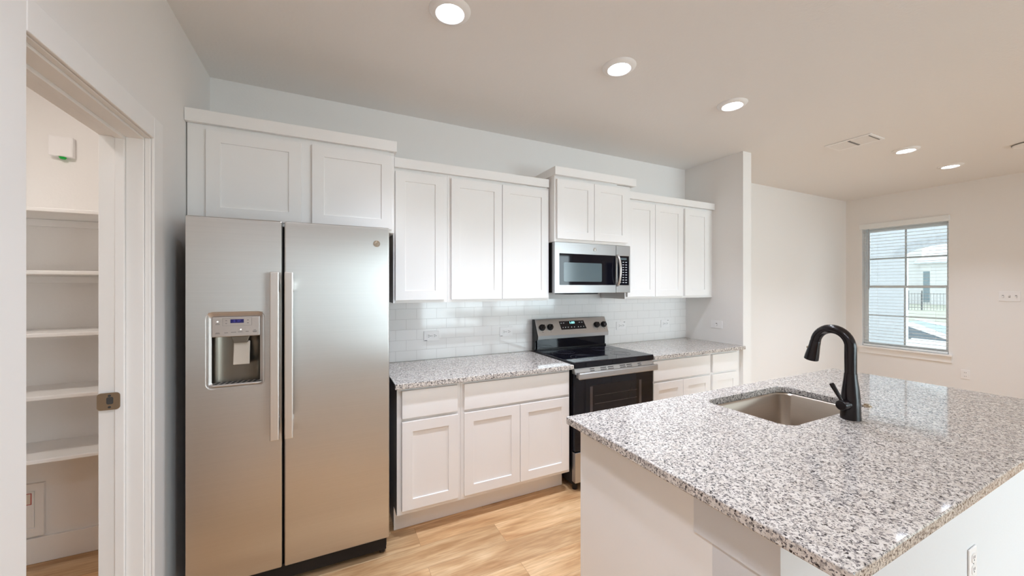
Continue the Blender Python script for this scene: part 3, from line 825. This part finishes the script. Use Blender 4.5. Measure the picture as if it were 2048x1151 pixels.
# ------------------------------------------------------------------ refrigerator
fx0, fx1, fyf = -0.571, 0.297, 2.13
t = thing('refrigerator', 'stainless side-by-side refrigerator with ice and water dispenser', 'refrigerator', ((fx0+fx1)/2, 2.48, 0.0))
MB().box(fx0 + 0.006, fx1 - 0.006, fyf + 0.062, YB - 0.03, 0.025, 1.765).build('body', M['blacksat'], t, bevel=0.004)
xm0, xm1 = -0.2045, -0.1935
dz0, dz1 = 0.105, 1.786
hx0, hx1, hz0, hz1 = -0.494, -0.279, 1.004, 1.346
# freezer door with the dispenser opening (rounded top corners come from the bezel)
fd = MB().recess(fx0, xm0, dz0, dz1, hx0 + 0.005, hx1 - 0.005, hz0 + 0.005, hz1 - 0.005, fyf, fyf + 0.058, 0.050).build('freezer_door', M['steel'], t, bevel=0.007, seg=3)
rd = MB().box(xm1, fx1, fyf, fyf + 0.058, dz0, dz1).build('fridge_door', M['steel'], t, bevel=0.007, seg=3)
def fridge_handle(x0, x1, door):
    m = MB()
    yo = fyf - 0.062
    m.prism([(yo, 0.745), (yo + 0.020, 0.745), (yo + 0.024, 0.775), (fyf - 0.0005, 0.800), (fyf - 0.0005, 0.845), (yo + 0.024, 0.830), (yo + 0.022, 1.455), (fyf - 0.0005, 1.440), (fyf - 0.0005, 1.485), (yo + 0.024, 1.508), (yo + 0.020, 1.537), (yo, 1.537)], 'x', x0, x1)
    m.build('handle', M['handle'], door, bevel=0.004)
fridge_handle(-0.247, -0.210, fd)
fridge_handle(-0.188, -0.153, rd)
# dispenser
y_in = fyf + 0.010
bz = MB()
outer = [(x + (hx0+hx1)/2, z + (hz0+hz1)/2) for x, z in rrect(hx1-hx0+0.012, hz1-hz0+0.012, 0.030, 8)]
inner = [(x + (hx0+hx1)/2, z + (hz0+hz1)/2) for x, z in rrect(hx1-hx0-0.030, hz1-hz0-0.034, 0.010, 8)]
vo = [bz.bm.verts.new((x, fyf - 0.0015, z)) for x, z in outer]
vi = [bz.bm.verts.new((x, y_in, z)) for x, z in inner]
vk = [bz.bm.verts.new((x, fyf + 0.0005, z)) for x, z in outer]
vj = [bz.bm.verts.new((x, fyf + 0.048, z)) for x, z in inner]
n = len(vo)
for i in range(n):
    k_ = (i + 1) % n
    bz.bm.faces.new([vo[i], vo[k_], vi[k_], vi[i]]); bz.bm.faces.new([vk[i], vk[k_], vo[k_], vo[i]]); bz.bm.faces.new([vi[i], vi[k_], vj[k_], vj[i]])
bz.build('dispenser_bezel', M['bezel'], fd, smooth=True)
px0, px1 = -0.478, -0.294
MB().box(px0, px1, fyf + 0.004, fyf + 0.044, 1.236, 1.328).build('control_panel', M['bezel'], fd, bevel=0.003)
MB().box(-0.408, -0.357, fyf + 0.0022, fyf + 0.0038, 1.299, 1.316).build('display', M['lcd'], fd)
lettering('display_digits', '0  37', 0.013, M['lcdtxt'], fd, (-0.3825, fyf + 0.0016, 1.3075))
pm = MB()
fy0, fy1 = fyf + 0.0028, fyf + 0.0038
for x_, z_, ww in ((-0.456, 1.299, 0.014), (-0.456, 1.294, 0.016), (-0.456, 1.256, 0.014), (-0.456, 1.252, 0.018), (-0.424, 1.255, 0.014), (-0.396, 1.256, 0.020), (-0.371, 1.257, 0.018), (-0.344, 1.258, 0.012), (-0.314, 1.263, 0.010), (-0.314, 1.258, 0.018), (-0.314, 1.254, 0.014)):
    pm.box(x_ - ww/2, x_ + ww/2, fy0, fy1, z_ - 0.0012, z_ + 0.0012)
for x_ in (-0.424, -0.341):
    for z_ in (1.311, 1.298): pm.box(x_ - 0.003, x_ + 0.003, fy0, fy1, z_ - 0.0016, z_ + 0.0016)
for a in ((-0.438, -0.326, 1.322, 1.3226), (-0.438, -0.326, 1.2865, 1.2871), (-0.438, -0.4374, 1.2865, 1.3226), (-0.3266, -0.326, 1.2865, 1.3226)):
    pm.box(a[0], a[1], fy0, fy1, a[2], a[3])
pm.build('panel_print', M['mark'], fd)
for x_, z_ in ((-0.456, 1.307), (-0.3685, 1.268)):
    MB().cyl((x_, fyf + 0.0042, z_), (x_, fyf + 0.0020, z_), 0.0024, 12).build('indicator_light', M['led'], fd)
cv = MB()
N = 14
pts = [((px0+px1)/2 - (px1-px0)/2 * math.cos(math.pi * k / N), fyf + 0.012 + 0.036 * math.sin(math.pi * k / N) ** 0.6) for k in range(N + 1)]
A = [cv.bm.verts.new((x, y, 1.022)) for x, y in pts]; B = [cv.bm.verts.new((x, y, 1.236)) for x, y in pts]
for k in range(N): cv.bm.faces.new([A[k], A[k+1], B[k+1], B[k]])
cv.build('cavity_liner', M['cavity'], fd, smooth=True)
MB().prism([(-0.408, 1.236), (-0.335, 1.236), (-0.345, 1.205), (-0.398, 1.205)], 'y', fyf + 0.012, fyf + 0.035).build('spout', M['cavity'], fd, bevel=0.003)
pd = MB()
pd.prism([(fyf + 0.028, 1.212), (fyf + 0.034, 1.212), (fyf + 0.016, 1.102), (fyf + 0.010, 1.104)], 'x', -0.400, -0.336)
pd.build('paddle', M['paddle'], fd, bevel=0.004)
tr = MB()
tr.prism([(-0.486, fyf - 0.010), (-0.470, fyf - 0.018), (-0.300, fyf - 0.018), (-0.286, fyf - 0.010), (-0.286, fyf + 0.040), (-0.486, fyf + 0.040)], 'z', 1.012, 1.022)
tr.build('drip_tray', M['bezel'], fd, bevel=0.003)
gr = MB()
for k in range(9):
    x_ = -0.468 + k * 0.021
    gr.prism([(x_, fyf - 0.010), (x_ + 0.010, fyf - 0.010), (x_ + 0.018, fyf + 0.034), (x_ + 0.008, fyf + 0.034)], 'z', 1.0222, 1.0235)
gr.build('tray_grille', M['slot'], fd)
# round emblem with a script monogram
def emblem(parent, x_, z_, yf, r, mat_ring, mat_face):
    em = MB().cyl((x_, yf - 0.0002, z_), (x_, yf - 0.003, z_), r, 32).build('emblem', mat_face, parent, smooth=True)
    mm = MB().ring((x_, yf - 0.0032, z_), r * 0.88, r * 0.07, 36, 'y', 6)
    def curl(cx_, cz_, rr, a0, a1, th=0.085):
        P = [(x_ + cx_*r + rr*r*math.cos(math.radians(a0 + (a1-a0)*k/14)), yf - 0.0034, z_ + cz_*r + rr*r*math.sin(math.radians(a0 + (a1-a0)*k/14))) for k in range(15)]
        mm.tube(P, r * th, 6)
    curl(-0.28, 0.10, 0.30, 40, 330); curl(-0.20, -0.25, 0.25, 90, -150); curl(0.24, 0.22, 0.24, 60, 280); curl(0.26, -0.20, 0.26, 90, 330); curl(0.0, 0.45, 0.2, 160, 10); curl(0.0, -0.5, 0.2, 190, 350)
    mm.build('monogram', mat_ring, em, smooth=True)
emblem(rd, 0.232, 1.697, fyf, 0.0175, M['nickel'], M['chrome'])
MB().box(fx0 + 0.02, fx1 - 0.012, fyf + 0.030, fyf + 0.060, 0.028, 0.103).build('base_grille', M['blacksat'], t, bevel=0.003)
for x_ in (fx0 + 0.03, fx1 - 0.03):
    MB().cyl((x_ - 0.012, fyf + 0.06, 0.024), (x_ + 0.012, fyf + 0.06, 0.024), 0.0235, 18).build('roller', M['blacksat'], t, smooth=True)
    MB().box(x_ - 0.02, x_ + 0.02, fyf + 0.055, fyf + 0.09, 0.040, 0.06).build('roller_bracket', M['blacksat'], t)
for x_ in (fx0 + 0.06, fx1 - 0.06):
    MB().box(x_ - 0.03, x_ + 0.03, YB - 0.12, YB - 0.06, 0.0005, 0.03).build('rear_foot', M['blacksat'], t)
for x_, nm in ((fx0 + 0.045, 'hinge_cap'), (fx1 - 0.045, 'hinge_cap')):
    MB().box(x_ - 0.03, x_ + 0.03, fyf + 0.07, fyf + 0.16, 1.7655, 1.783).build(nm, M['blacksat'], t, bevel=0.004)

# ------------------------------------------------------------------ microwave
mx0, mx1, myf = 1.568, 2.332, 2.462
mz0, mz1 = 1.417, 1.8145
t = thing('microwave', 'stainless over-the-range microwave under the short cabinet', 'microwave', ((mx0+mx1)/2, 2.65, mz0))
MB().box(mx0 + 0.004, mx1 - 0.004, myf + 0.042, YB - 0.0125, mz0 + 0.004, mz1 - 0.001).build('body', M['blacksat'], t, bevel=0.003)
xs_ = 2.176
dr = MB().recess(mx0, xs_ - 0.0015, mz0, mz1, 1.610, 2.172, 1.481, 1.727, myf, myf + 0.040, 0.006).build('door', M['steel2'], t, bevel=0.003)
wg = MB().box(1.6105, 2.1715, myf + 0.001, myf + 0.0058, 1.4815, 1.7265).build('window', M['blackglass'], dr)
MB().prism([(1.838 + x, 1.583 + z) for x, z in rrect(0.375, 0.150, 0.010)], 'y', myf + 0.0002, myf + 0.0009).build('window_screen', M['micro_screen'], dr)
hm = MB()
hm.tube([(2.186, myf - 0.004 - 0.038 * math.sin(math.pi * k / 24) ** 0.55, 1.730 - 0.252 * k / 24) for k in range(25)], 0.0115, 14)
hm.build('handle', M['handle2'], dr, smooth=True)
emblem(dr, 1.952, 1.770, myf, 0.0155, M['chrome'], M['bezel'])
cp = MB().recess(xs_ + 0.0015, mx1, mz0, mz1, xs_ + 0.016, mx1 - 0.014, 1.481, 1.727, myf, myf + 0.040, 0.006).build('control_panel', M['steel2'], t, bevel=0.003)
MB().box(xs_ + 0.0165, mx1 - 0.0145, myf + 0.001, myf + 0.0058, 1.4815, 1.7265).build('panel_glass', M['blackglass'], cp)
MB().box(2.220, 2.292, myf + 0.0002, myf + 0.0008, 1.694, 1.712).build('display', M['micro_screen'], cp)
kp = MB()
for r_ in range(9):
    for c_ in range(3):
        x_, z_ = 2.214 + c_ * 0.032, 1.676 - r_ * 0.0215
        kp.box(x_, x_ + 0.019, myf + 0.0003, myf + 0.0008, z_ - 0.004, z_ + 0.002)
kp.build('key_print', M['markw'], cp)
MB().prism([(1.71, mz0 + 0.003), (1.73, mz0 - 0.012), (2.03, mz0 - 0.012), (2.05, mz0 + 0.003)], 'y', myf + 0.06, myf + 0.25).build('grease_filter', M['blacksat'], t, bevel=0.002)
MB().box(mx0 + 0.006, mx1 - 0.006, myf + 0.045, YB - 0.02, mz0 + 0.0005, mz0 + 0.0039).build('underside', M['steel2'], t)

# ------------------------------------------------------------------ range
rx0, rx1 = 1.570, 2.331
t = thing('kitchen_range', 'black and stainless freestanding electric range between the worktops', 'range', ((rx0+rx1)/2, 2.52, 0.0))
MB().box(rx0 + 0.004, rx1 - 0.004, 2.245, YB - 0.04, 0.045, 0.883).build('body', M['blacksat'], t, bevel=0.003)
ct = MB().box(rx0, rx1, 2.200, 2.772, 0.8835, 0.9265).build('cooktop', M['blackglass'], t, bevel=0.006, seg=3)
for x_, y_, r_ in ((1.76, 2.60, 0.075), (2.14, 2.60, 0.095), (1.77, 2.36, 0.105), (2.13, 2.36, 0.080)):
    m = MB(); m.ring((x_, y_, 0.9264), r_, 0.0011, 48, 'z', 4)
    m.ring((x_, y_, 0.9264), r_ * 0.62, 0.0008, 48, 'z', 4)
    m.build('burner_ring', M['burner'], ct)
MB().box(rx0 + 0.018, rx1 - 0.018, 2.768, 2.79, 0.9267, 1.022).build('riser', M['blackglass'], t)
MB().box(rx0 + 0.010, rx1 - 0.010, 2.762, 2.790, 0.9267, 0.940).build('riser_trim', M['black'], t, bevel=0.002)
bg = MB().prism([(2.792, 1.186), (2.736, 1.052), (2.739, 1.020), (2.80, 1.020), (2.80, 1.186)], 'x', rx0 + 0.008, rx1 - 0.002).build('backguard', M['steel2'], t, bevel=0.002)
MB().prism([(2.794, 1.187), (2.738, 1.050), (2.742, 1.022), (2.775, 1.0), (2.775, 0.9267), (2.825, 0.9267), (2.825, 1.187)], 'x', rx0 + 0.001, rx0 + 0.0075).build('side_cap', M['black'], t)
MB().prism([(2.794, 1.187), (2.801, 0.9267), (2.825, 0.9267), (2.825, 1.187)], 'x', rx0 + 0.0077, rx1 - 0.002).build('back_panel', M['black'], t)
# sloped face: point on it for a given height
def face_y(z): return 2.736 + (z - 1.052) * (2.792 - 2.736) / (1.186 - 1.052)
tilt = math.atan((2.792 - 2.736) / (1.186 - 1.052))
nrm = Vector((0, -math.cos(tilt), math.sin(tilt)))
for x_ in (1.632, 1.711, 2.210, 2.290):
    z_ = 1.118
    p = Vector((x_, face_y(z_), z_))
    k = MB().tube([p + nrm*0.0005, p + nrm*0.010, p + nrm*0.0105, p + nrm*0.024, p + nrm*0.026], [0.0285, 0.0275, 0.024, 0.0225, 0.020], 28).build('knob', M['black'], bg, smooth=True)
    q = MB()
    upv = Vector((0, math.sin(tilt), math.cos(tilt))); a = p + nrm*0.026
    d1 = (upv * 0.8 + Vector((0.6, 0, 0))).normalized()
    q.tube([a - d1*0.021, a + d1*0.021], 0.0055, 8)
    q.build('knob_grip', M['black'], bg, smooth=True)
    mk = p - upv * 0.040 + nrm * 0.0006
    MB().box(mk.x - 0.004, mk.x + 0.004, mk.y - 0.0005, mk.y + 0.0005, mk.z - 0.003, mk.z + 0.003).build('knob_print', M['mark'], bg)
ds = MB()
def fp(x_, z_, d): 
    v = Vector((x_, face_y(z_), z_)) + nrm * d
    return v
fl = [fp(1.823, 1.092, 0.0004), fp(2.091, 1.092, 0.0004), fp(2.075, 1.163, 0.0004), fp(1.812, 1.163, 0.0004)]
fu = [v + nrm * 0.0015 for v in fl]
vs = [ds.bm.verts.new(v) for v in fl + fu]
for f in ((0,1,2,3), (4,5,6,7), (0,1,5,4), (1,2,6,5), (2,3,7,6), (3,0,4,7)): ds.bm.faces.new([vs[i] for i in f])
dsp = ds.build('display_panel', M['blackglass'], bg)
v = fp(1.945, 1.147, 0.0026)
lettering('clock_digits', '1:00', 0.027, M['clock'], bg, v, tilt=tilt, sx=1.25)
km = MB()
for x_ in (1.842, 1.868, 1.896, 1.932, 1.962, 2.004, 2.032, 2.062):
    c_ = fp(x_, 1.108, 0.0021); km.box(c_.x - 0.004, c_.x + 0.004, c_.y - 0.0004, c_.y + 0.0004, c_.z - 0.006, c_.z + 0.006)
for x_ in (1.832, 1.858, 2.026, 2.054):
    c_ = fp(x_, 1.146, 0.0021); km.box(c_.x - 0.006, c_.x + 0.006, c_.y - 0.0004, c_.y + 0.0004, c_.z - 0.004, c_.z + 0.004)
km.build('display_print', M['markw'], bg)
# oven door
od = MB().box(rx0 + 0.003, rx1 - 0.003, 2.204, 2.243, 0.292, 0.8415).build('oven_door', M['blackglass'], t, bevel=0.003)
MB().prism([(1.95 + x, 0.585 + z) for x, z in rrect(0.49, 0.33, 0.012)], 'y', 2.2028, 2.2038).build('oven_window', M['shade_glass'], od)
for z_ in (0.672, 0.612):
    MB().cyl((1.745, 2.2024, z_), (2.155, 2.2024, z_), 0.0018, 6).build('rack_wire', M['rack'], od)
for x_ in (1.715, 2.19):
    MB().box(x_ - 0.012, x_ + 0.012, 2.2018, 2.2026, 0.43, 0.742).build('window_edge', M['rack'], od)
tp = MB().prism([(2.243, 0.842), (2.243, 0.8825), (2.212, 0.8825), (2.196, 0.842)], 'x', rx0 + 0.003, rx1 - 0.003).build('door_top_trim', M['steel2'], od, bevel=0.001)
def slot(x0, x1, f):
    # on the sloped front of the trim
    yy, zz = 2.196 + 0.016 * f, 0.842 + 0.0405 * f
    n_ = Vector((0, -0.0405, 0.016)).normalized(); u_ = Vector((0, 0.016, 0.0405)).normalized()
    c0 = Vector((0, yy, zz)) + n_ * 0.0004
    a_, b_ = c0 - u_ * 0.0030, c0 + u_ * 0.0030
    MB_ = MB(); MB_.face([(x0, a_.y, a_.z), (x1, a_.y, a_.z), (x1, b_.y, b_.z), (x0, b_.y, b_.z)])
    MB_.build('vent_slot', M['slot'], od)
for xa, xb in ((1.705, 1.745), (1.800, 1.855), (1.870, 1.925), (1.985, 2.040), (2.052, 2.105), (2.165, 2.200)):
    slot(xa, xb, 0.38); slot(xa, xb, 0.68)
hb = MB()
hb.box(rx0 + 0.004, rx1 - 0.004, 2.150, 2.168, 0.814, 0.860)
hb.build('handle', M['steel2'], od, bevel=0.006, seg=3)
for x_ in (rx0 + 0.008, rx1 - 0.036):
    MB().box(x_, x_ + 0.028, 2.1685, 2.1975, 0.818, 0.856).build('handle_bracket', M['steel2'], od, bevel=0.003)
sv = MB()
for k_ in range(4):
    sv.box(rx0 + 0.0074, rx0 + 0.0079, 2.174, 2.190, 0.821 + k_*0.009, 0.825 + k_*0.009)
sv.build('bracket_vents', M['slot'], od)
MB().box(rx0 + 0.003, rx1 - 0.003, 2.200, 2.243, 0.070, 0.284).build('storage_drawer', M['steel2'], t, bevel=0.003)
for x_ in (rx0 + 0.04, rx1 - 0.04):
    for y_ in (2.26, 2.78):
        MB().cyl((x_, y_, 0.0005), (x_, y_, 0.046), 0.018, 16).build('foot', M['black'], t, smooth=True)

# ------------------------------------------------------------------ island
ix0, ix1, iy0, iy1 = 0.965, 3.035, 0.525, 1.312
t = thing('kitchen_island', 'white kitchen island base with knee wall under the granite top', 'island', (2.0, 0.9, 0.0))
# cabinets on the range side leave a void for the sink
cb = MB()
cb.box(ix0 + 0.004, 1.585, 0.757, 1.290, 0.0005, 0.8815).box(2.335, ix1, 0.757, 1.290, 0.0005, 0.8815).box(1.5855, 2.3345, 0.757, 1.290, 0.0005, 0.64)
cb.build('cabinet_body', M['cab'], t)
for a, b_ in ((0.985, 1.275), (1.280, 1.580), (1.60, 1.955), (1.96, 2.32), (2.345, 2.68), (2.685, 3.02)):
    MB().box(a, b_, 1.2905, 1.310, 0.165, 0.86).build('door', M['cab'], t, bevel=0.002)
MB().box(ix0, ix0 + 0.0035, 0.70, iy1, 0.0005, 0.8815).build('end_panel', M['cab'], t)
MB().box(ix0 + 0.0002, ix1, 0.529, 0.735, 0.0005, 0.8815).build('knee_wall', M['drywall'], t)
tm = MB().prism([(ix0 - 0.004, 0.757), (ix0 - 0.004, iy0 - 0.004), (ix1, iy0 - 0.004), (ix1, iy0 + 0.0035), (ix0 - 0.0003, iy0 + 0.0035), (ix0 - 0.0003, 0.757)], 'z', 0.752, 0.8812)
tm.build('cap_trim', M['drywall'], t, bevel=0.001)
outlet('white outlet on the living room side of the island', 2.233, 0.402, 0.529, horiz=False)

# island granite top with rounded sink cut-out
gx0, gx1, gy0, gy1, gz0, gz1 = 0.912, 3.08, 0.363, 1.342, 0.8817, 0.914
sx0, sx1, sy0, sy1 = 1.640, 2.278, 0.852, 1.232
def rr_loop(x0, x1, y0, y1, r, n=8):
    return [(x + (x0+x1)/2, y + (y0+y1)/2) for x, y in rrect(x1-x0, y1-y0, r, n)]
m = MB()
hole = rr_loop(sx0, sx1, sy0, sy1, 0.055)
H = len(hole); q4 = H // 4
def ring_faces(z, flip):
    oc = [m.bm.verts.new((x, y, z)) for x, y in ((gx1, gy1), (gx0, gy1), (gx0, gy0), (gx1, gy0))]
    hv = [m.bm.verts.new((x, y, z)) for x, y in hole]
    for c_ in range(4):
        seg_ = hv[c_*q4:(c_+1)*q4]
        for a, b_ in zip(seg_, seg_[1:]): m.bm.faces.new([oc[c_], a, b_])
        m.bm.faces.new([oc[c_], seg_[-1], hv[((c_+1) * q4) % H], oc[(c_+1) % 4]])
    return oc, hv
ot, ht = ring_faces(gz1, False); ob_, hb_ = ring_faces(gz0, True)
for i in range(4): m.bm.faces.new([ot[i], ot[(i+1) % 4], ob_[(i+1) % 4], ob_[i]])
for i in range(H): m.bm.faces.new([ht[i], ht[(i+1) % H], hb_[(i+1) % H], hb_[i]])
tag(m.build('island_worktop', M['granite'], None, bevel=0.004), 'large grey and white granite top of the island with sink cut-out', 'countertop', 'granite worktops')

# undermount sink
t = thing('kitchen_sink', 'stainless undermount sink bowl set in the island', 'sink', (1.959, 1.042, 0.66))
m = MB()
loops = []
for x0, x1, y0, y1, r, z_ in ((sx0-0.022, sx1+0.022, sy0-0.022, sy1+0.022, 0.07, 0.8812), (sx0-0.004, sx1+0.004, sy0-0.004, sy1+0.004, 0.058, 0.8812), (sx0+0.004, sx1-0.004, sy0+0.004, sy1-0.004, 0.052, 0.872),
                              (sx0+0.012, sx1-0.012, sy0+0.012, sy1-0.012, 0.05, 0.72), (sx0+0.022, sx1-0.022, sy0+0.022, sy1-0.022, 0.05, 0.690), (sx0+0.05, sx1-0.05, sy0+0.05, sy1-0.05, 0.05, 0.674), (1.90, 2.01, 0.99, 1.10, 0.05, 0.668)):
    loops.append([m.bm.verts.new((x, y, z_)) for x, y in rr_loop(x0, x1, y0, y1, r)])
for a, b_ in zip(loops, loops[1:]):
    for i in range(H): m.bm.faces.new([a[i], a[(i+1) % H], b_[(i+1) % H], b_[i]])
m.bm.faces.new(loops[-1])
bo = m.build('bowl', M['sink'], t, smooth=True)
MB().lathe([(0.0, 0.0), (0.042, 0.0), (0.045, 0.004), (0.036, 0.005), (0.0, 0.002)], (1.955, 1.045, 0.6683), 28).build('drain', M['chrome'], t, smooth=True)

# faucet
fxx, fyy = 1.968, 0.795
t = thing('kitchen_faucet', 'dark bronze gooseneck pull-down faucet on the island', 'faucet', (fxx, fyy, 0.9142))
body = MB().lathe([(0.0, 0.0), (0.0345, 0.0), (0.0345, 0.004), (0.033, 0.05), (0.032, 0.09), (0.028, 0.13), (0.0235, 0.165), (0.0215, 0.19), (0.0, 0.19)], (fxx, fyy, 0.9142), 32).build('body', M['bronze'], t, smooth=True)
dirv = Vector((0.18, 0.984, 0)).normalized()
R_ = 0.0705; zc = 1.212
path = [Vector((fxx, fyy, 1.095)), Vector((fxx, fyy, 1.15))]
for k_ in range(17):
    a = math.pi * k_ / 16 * 0.96
    path.append(Vector((fxx, fyy, zc)) + dirv * (R_ - R_ * math.cos(a)) + Vector((0, 0, R_ * math.sin(a))))
rad = [0.0205] * 3 + [0.0195] * (len(path) - 3)
MB().tube(path, rad, 24).build('spout', M['bronze'], t, smooth=True)
e_ = path[-1]; dn = (path[-1] - path[-2]).normalized()
hd = MB().tube([e_, e_ + dn*0.004, e_ + dn*0.02, e_ + dn*0.07, e_ + dn*0.088, e_ + dn*0.090], [0.0195, 0.0205, 0.021, 0.0265, 0.0275, 0.025], 24).build('spray_head', M['bronze'], t, smooth=True)
bt_c = e_ + dn*0.034 + dirv*0.021
MB().tube([bt_c, bt_c + dirv*0.008], [0.007, 0.006], 12).build('spray_button', M['nickel'], hd, smooth=True)
hz = 0.976
hdl = Vector((-0.99, 0.12, 0)).normalized()
hp = Vector((fxx, fyy, hz))
hub = MB().tube([hp + hdl*0.015, hp + hdl*0.056, hp + hdl*0.062, hp + hdl*0.064], [0.0205, 0.0215, 0.0205, 0.018], 24).build('handle_hub', M['bronze'], t, smooth=True)
MB().tube([hp + hdl*0.0335, hp + hdl*0.0355], 0.0218, 24).build('hub_ring', M['black'], hub, smooth=True)
l0 = hp + hdl*0.052 + Vector((0, 0, 0.014))
ldir = Vector((-0.16, 0.42, 0.90)).normalized()
MB().tube([l0, l0 + ldir*0.01, l0 + ldir*0.072, l0 + ldir*0.078, l0 + ldir*0.080], [0.0065, 0.0065, 0.0088, 0.0085, 0.006], 14).build('lever', M['bronze'], hub, smooth=True)
t = thing('air_switch_button', 'small brass disposal button on the island behind the faucet', 'button', (2.255, 0.80, 0.9142))
MB().lathe([(0.0, 0.0), (0.017, 0.0), (0.017, 0.004), (0.013, 0.006), (0.0, 0.006)], (2.235, 0.842, 0.9142), 24).build('flange', M['nickel'], t, smooth=True)
MB().lathe([(0.0, 0.006), (0.011, 0.006), (0.011, 0.011), (0.0, 0.012)], (2.235, 0.842, 0.9142), 20).build('plunger', M['nickel'], t, smooth=True)

# ------------------------------------------------------------------ ceiling lights, vent, detector
def ceiling_light(label, x, y, power=None, cone=105):
    t = thing('ceiling_light', label, 'ceiling light', (x, y, CH - 0.02), 'round recessed ceiling lights')
    MB().lathe([(0.058, -0.012), (0.066, -0.017), (0.080, -0.014), (0.094, -0.0045), (0.096, -0.0004), (0.058, -0.0004)], (x, y, CH), 48).build('trim_ring', M['lamp_trim'], t, smooth=True)
    MB().lathe([(0.0, -0.0155), (0.03, -0.0148), (0.0575, -0.0115), (0.0575, -0.006), (0.0, -0.006)], (x, y, CH), 40).build('lens', M['lens'], t, smooth=True)
    d = bpy.data.lights.new('beam', 'SPOT'); d.energy = power or LAMP_SPOT; d.color = LAMP_COLOR
    d.spot_size = math.radians(cone); d.spot_blend = 1.0; d.shadow_soft_size = 0.055
    o = bpy.data.objects.new('beam', d); COL.objects.link(o); o.parent = t
    o.location = (0, 0, 0.0015)
    return t
L0 = ceiling_light('round ceiling light above the refrigerator front', 0.505, 1.69)
for x, y, lab in ((1.517, 1.69, 'round ceiling light above the island corner, second from left'), (2.540, 1.69, 'round ceiling light above the sink, third from left'),
                  (4.835, 1.54, 'round ceiling light just beyond the air vent'), (5.885, 1.535, 'round ceiling light nearest the living room window')):
    copy_tree(L0, Vector((x - 0.505, y - 1.69, 0)), lab)
L1 = ceiling_light('added unseen fill light over the floor left of the island', 0.20, 0.55, MID_FILL_SPOT, 160)  # unseen pair added to brighten the left wall and island end
copy_tree(L1, Vector((-0.1, -0.75, 0)), 'added fill light behind the camera, left of the island')
L2 = ceiling_light('added fill light behind the camera near the rear left corner', 0.60, -2.2, REAR_FILL_SPOT, 150)  # unseen rear lights added to even out the room
for x, y, lab in ((2.6, -2.2, 'added fill light by the middle of the rear glazing'), (4.6, -1.0, 'added unseen fill light in the middle of the living room'), (5.6, -2.7, 'added unseen fill light in the rear corner of the living room')):
    copy_tree(L2, Vector((x - 0.60, y + 2.2, 0)), lab)
t = thing('pantry_light', 'round ceiling light inside the pantry', 'ceiling light', (-1.35, 1.85, CH - 0.02))
MB().lathe([(0.075, -0.02), (0.10, -0.014), (0.10, -0.0004), (0.075, -0.0004)], (-1.35, 1.85, CH), 40).build('trim_ring', M['lamp_trim'], t, smooth=True)
MB().lathe([(0.0, -0.03), (0.045, -0.027), (0.0745, -0.016), (0.0745, -0.006), (0.0, -0.006)], (-1.35, 1.85, CH), 40).build('lens', M['lens_pantry'], t, smooth=True)

t = thing('ceiling_vent', 'rectangular white air vent in the ceiling', 'vent', (4.18, 1.66, CH - 0.012))
f = MB()
f.box(4.04, 4.30, 1.50, 1.52, CH - 0.008, CH - 0.0004).box(4.04, 4.30, 1.805, 1.825, CH - 0.008, CH - 0.0004).box(4.04, 4.075, 1.52, 1.805, CH - 0.008, CH - 0.0004).box(4.265, 4.30, 1.52, 1.805, CH - 0.008, CH - 0.0004)
f.build('frame', M['lamp_trim'], t, bevel=0.002)
MB().box(4.076, 4.264, 1.655, 1.668, CH - 0.011, CH - 0.0006).build('divider', M['mark'], t)
lv = MB()
for y0_, y1_ in ((1.522, 1.653), (1.670, 1.803)):
    for k_ in range(9):
        x_ = 4.080 + k_ * 0.0205
        lv.prism([(x_, CH - 0.001), (x_ + 0.004, CH - 0.001), (x_ + 0.017, CH - 0.010), (x_ + 0.015, CH - 0.010)], 'y', y0_, y1_)
lv.build('louvers', M['lamp_trim'], t)
MB().box(4.076, 4.264, 1.5205, 1.526, CH - 0.0112, CH - 0.0006).build('damper_edge', M['mark'], t)
t = thing('smoke_detector', 'round white smoke detector at the edge of the ceiling view', 'smoke detector', (5.60, 0.985, CH - 0.04))
MB().lathe([(0.10, -0.010), (0.102, -0.0004), (0.0, -0.0004), (0.0, -0.010)], (5.60, 0.985, CH), 40).build('base', M['mark'], t, smooth=True)
MB().lathe([(0.0, -0.030), (0.06, -0.029), (0.090, -0.022), (0.098, -0.0105), (0.0, -0.0105)], (5.60, 0.985, CH), 40).build('cover', M['lamp_trim'], t, smooth=True)
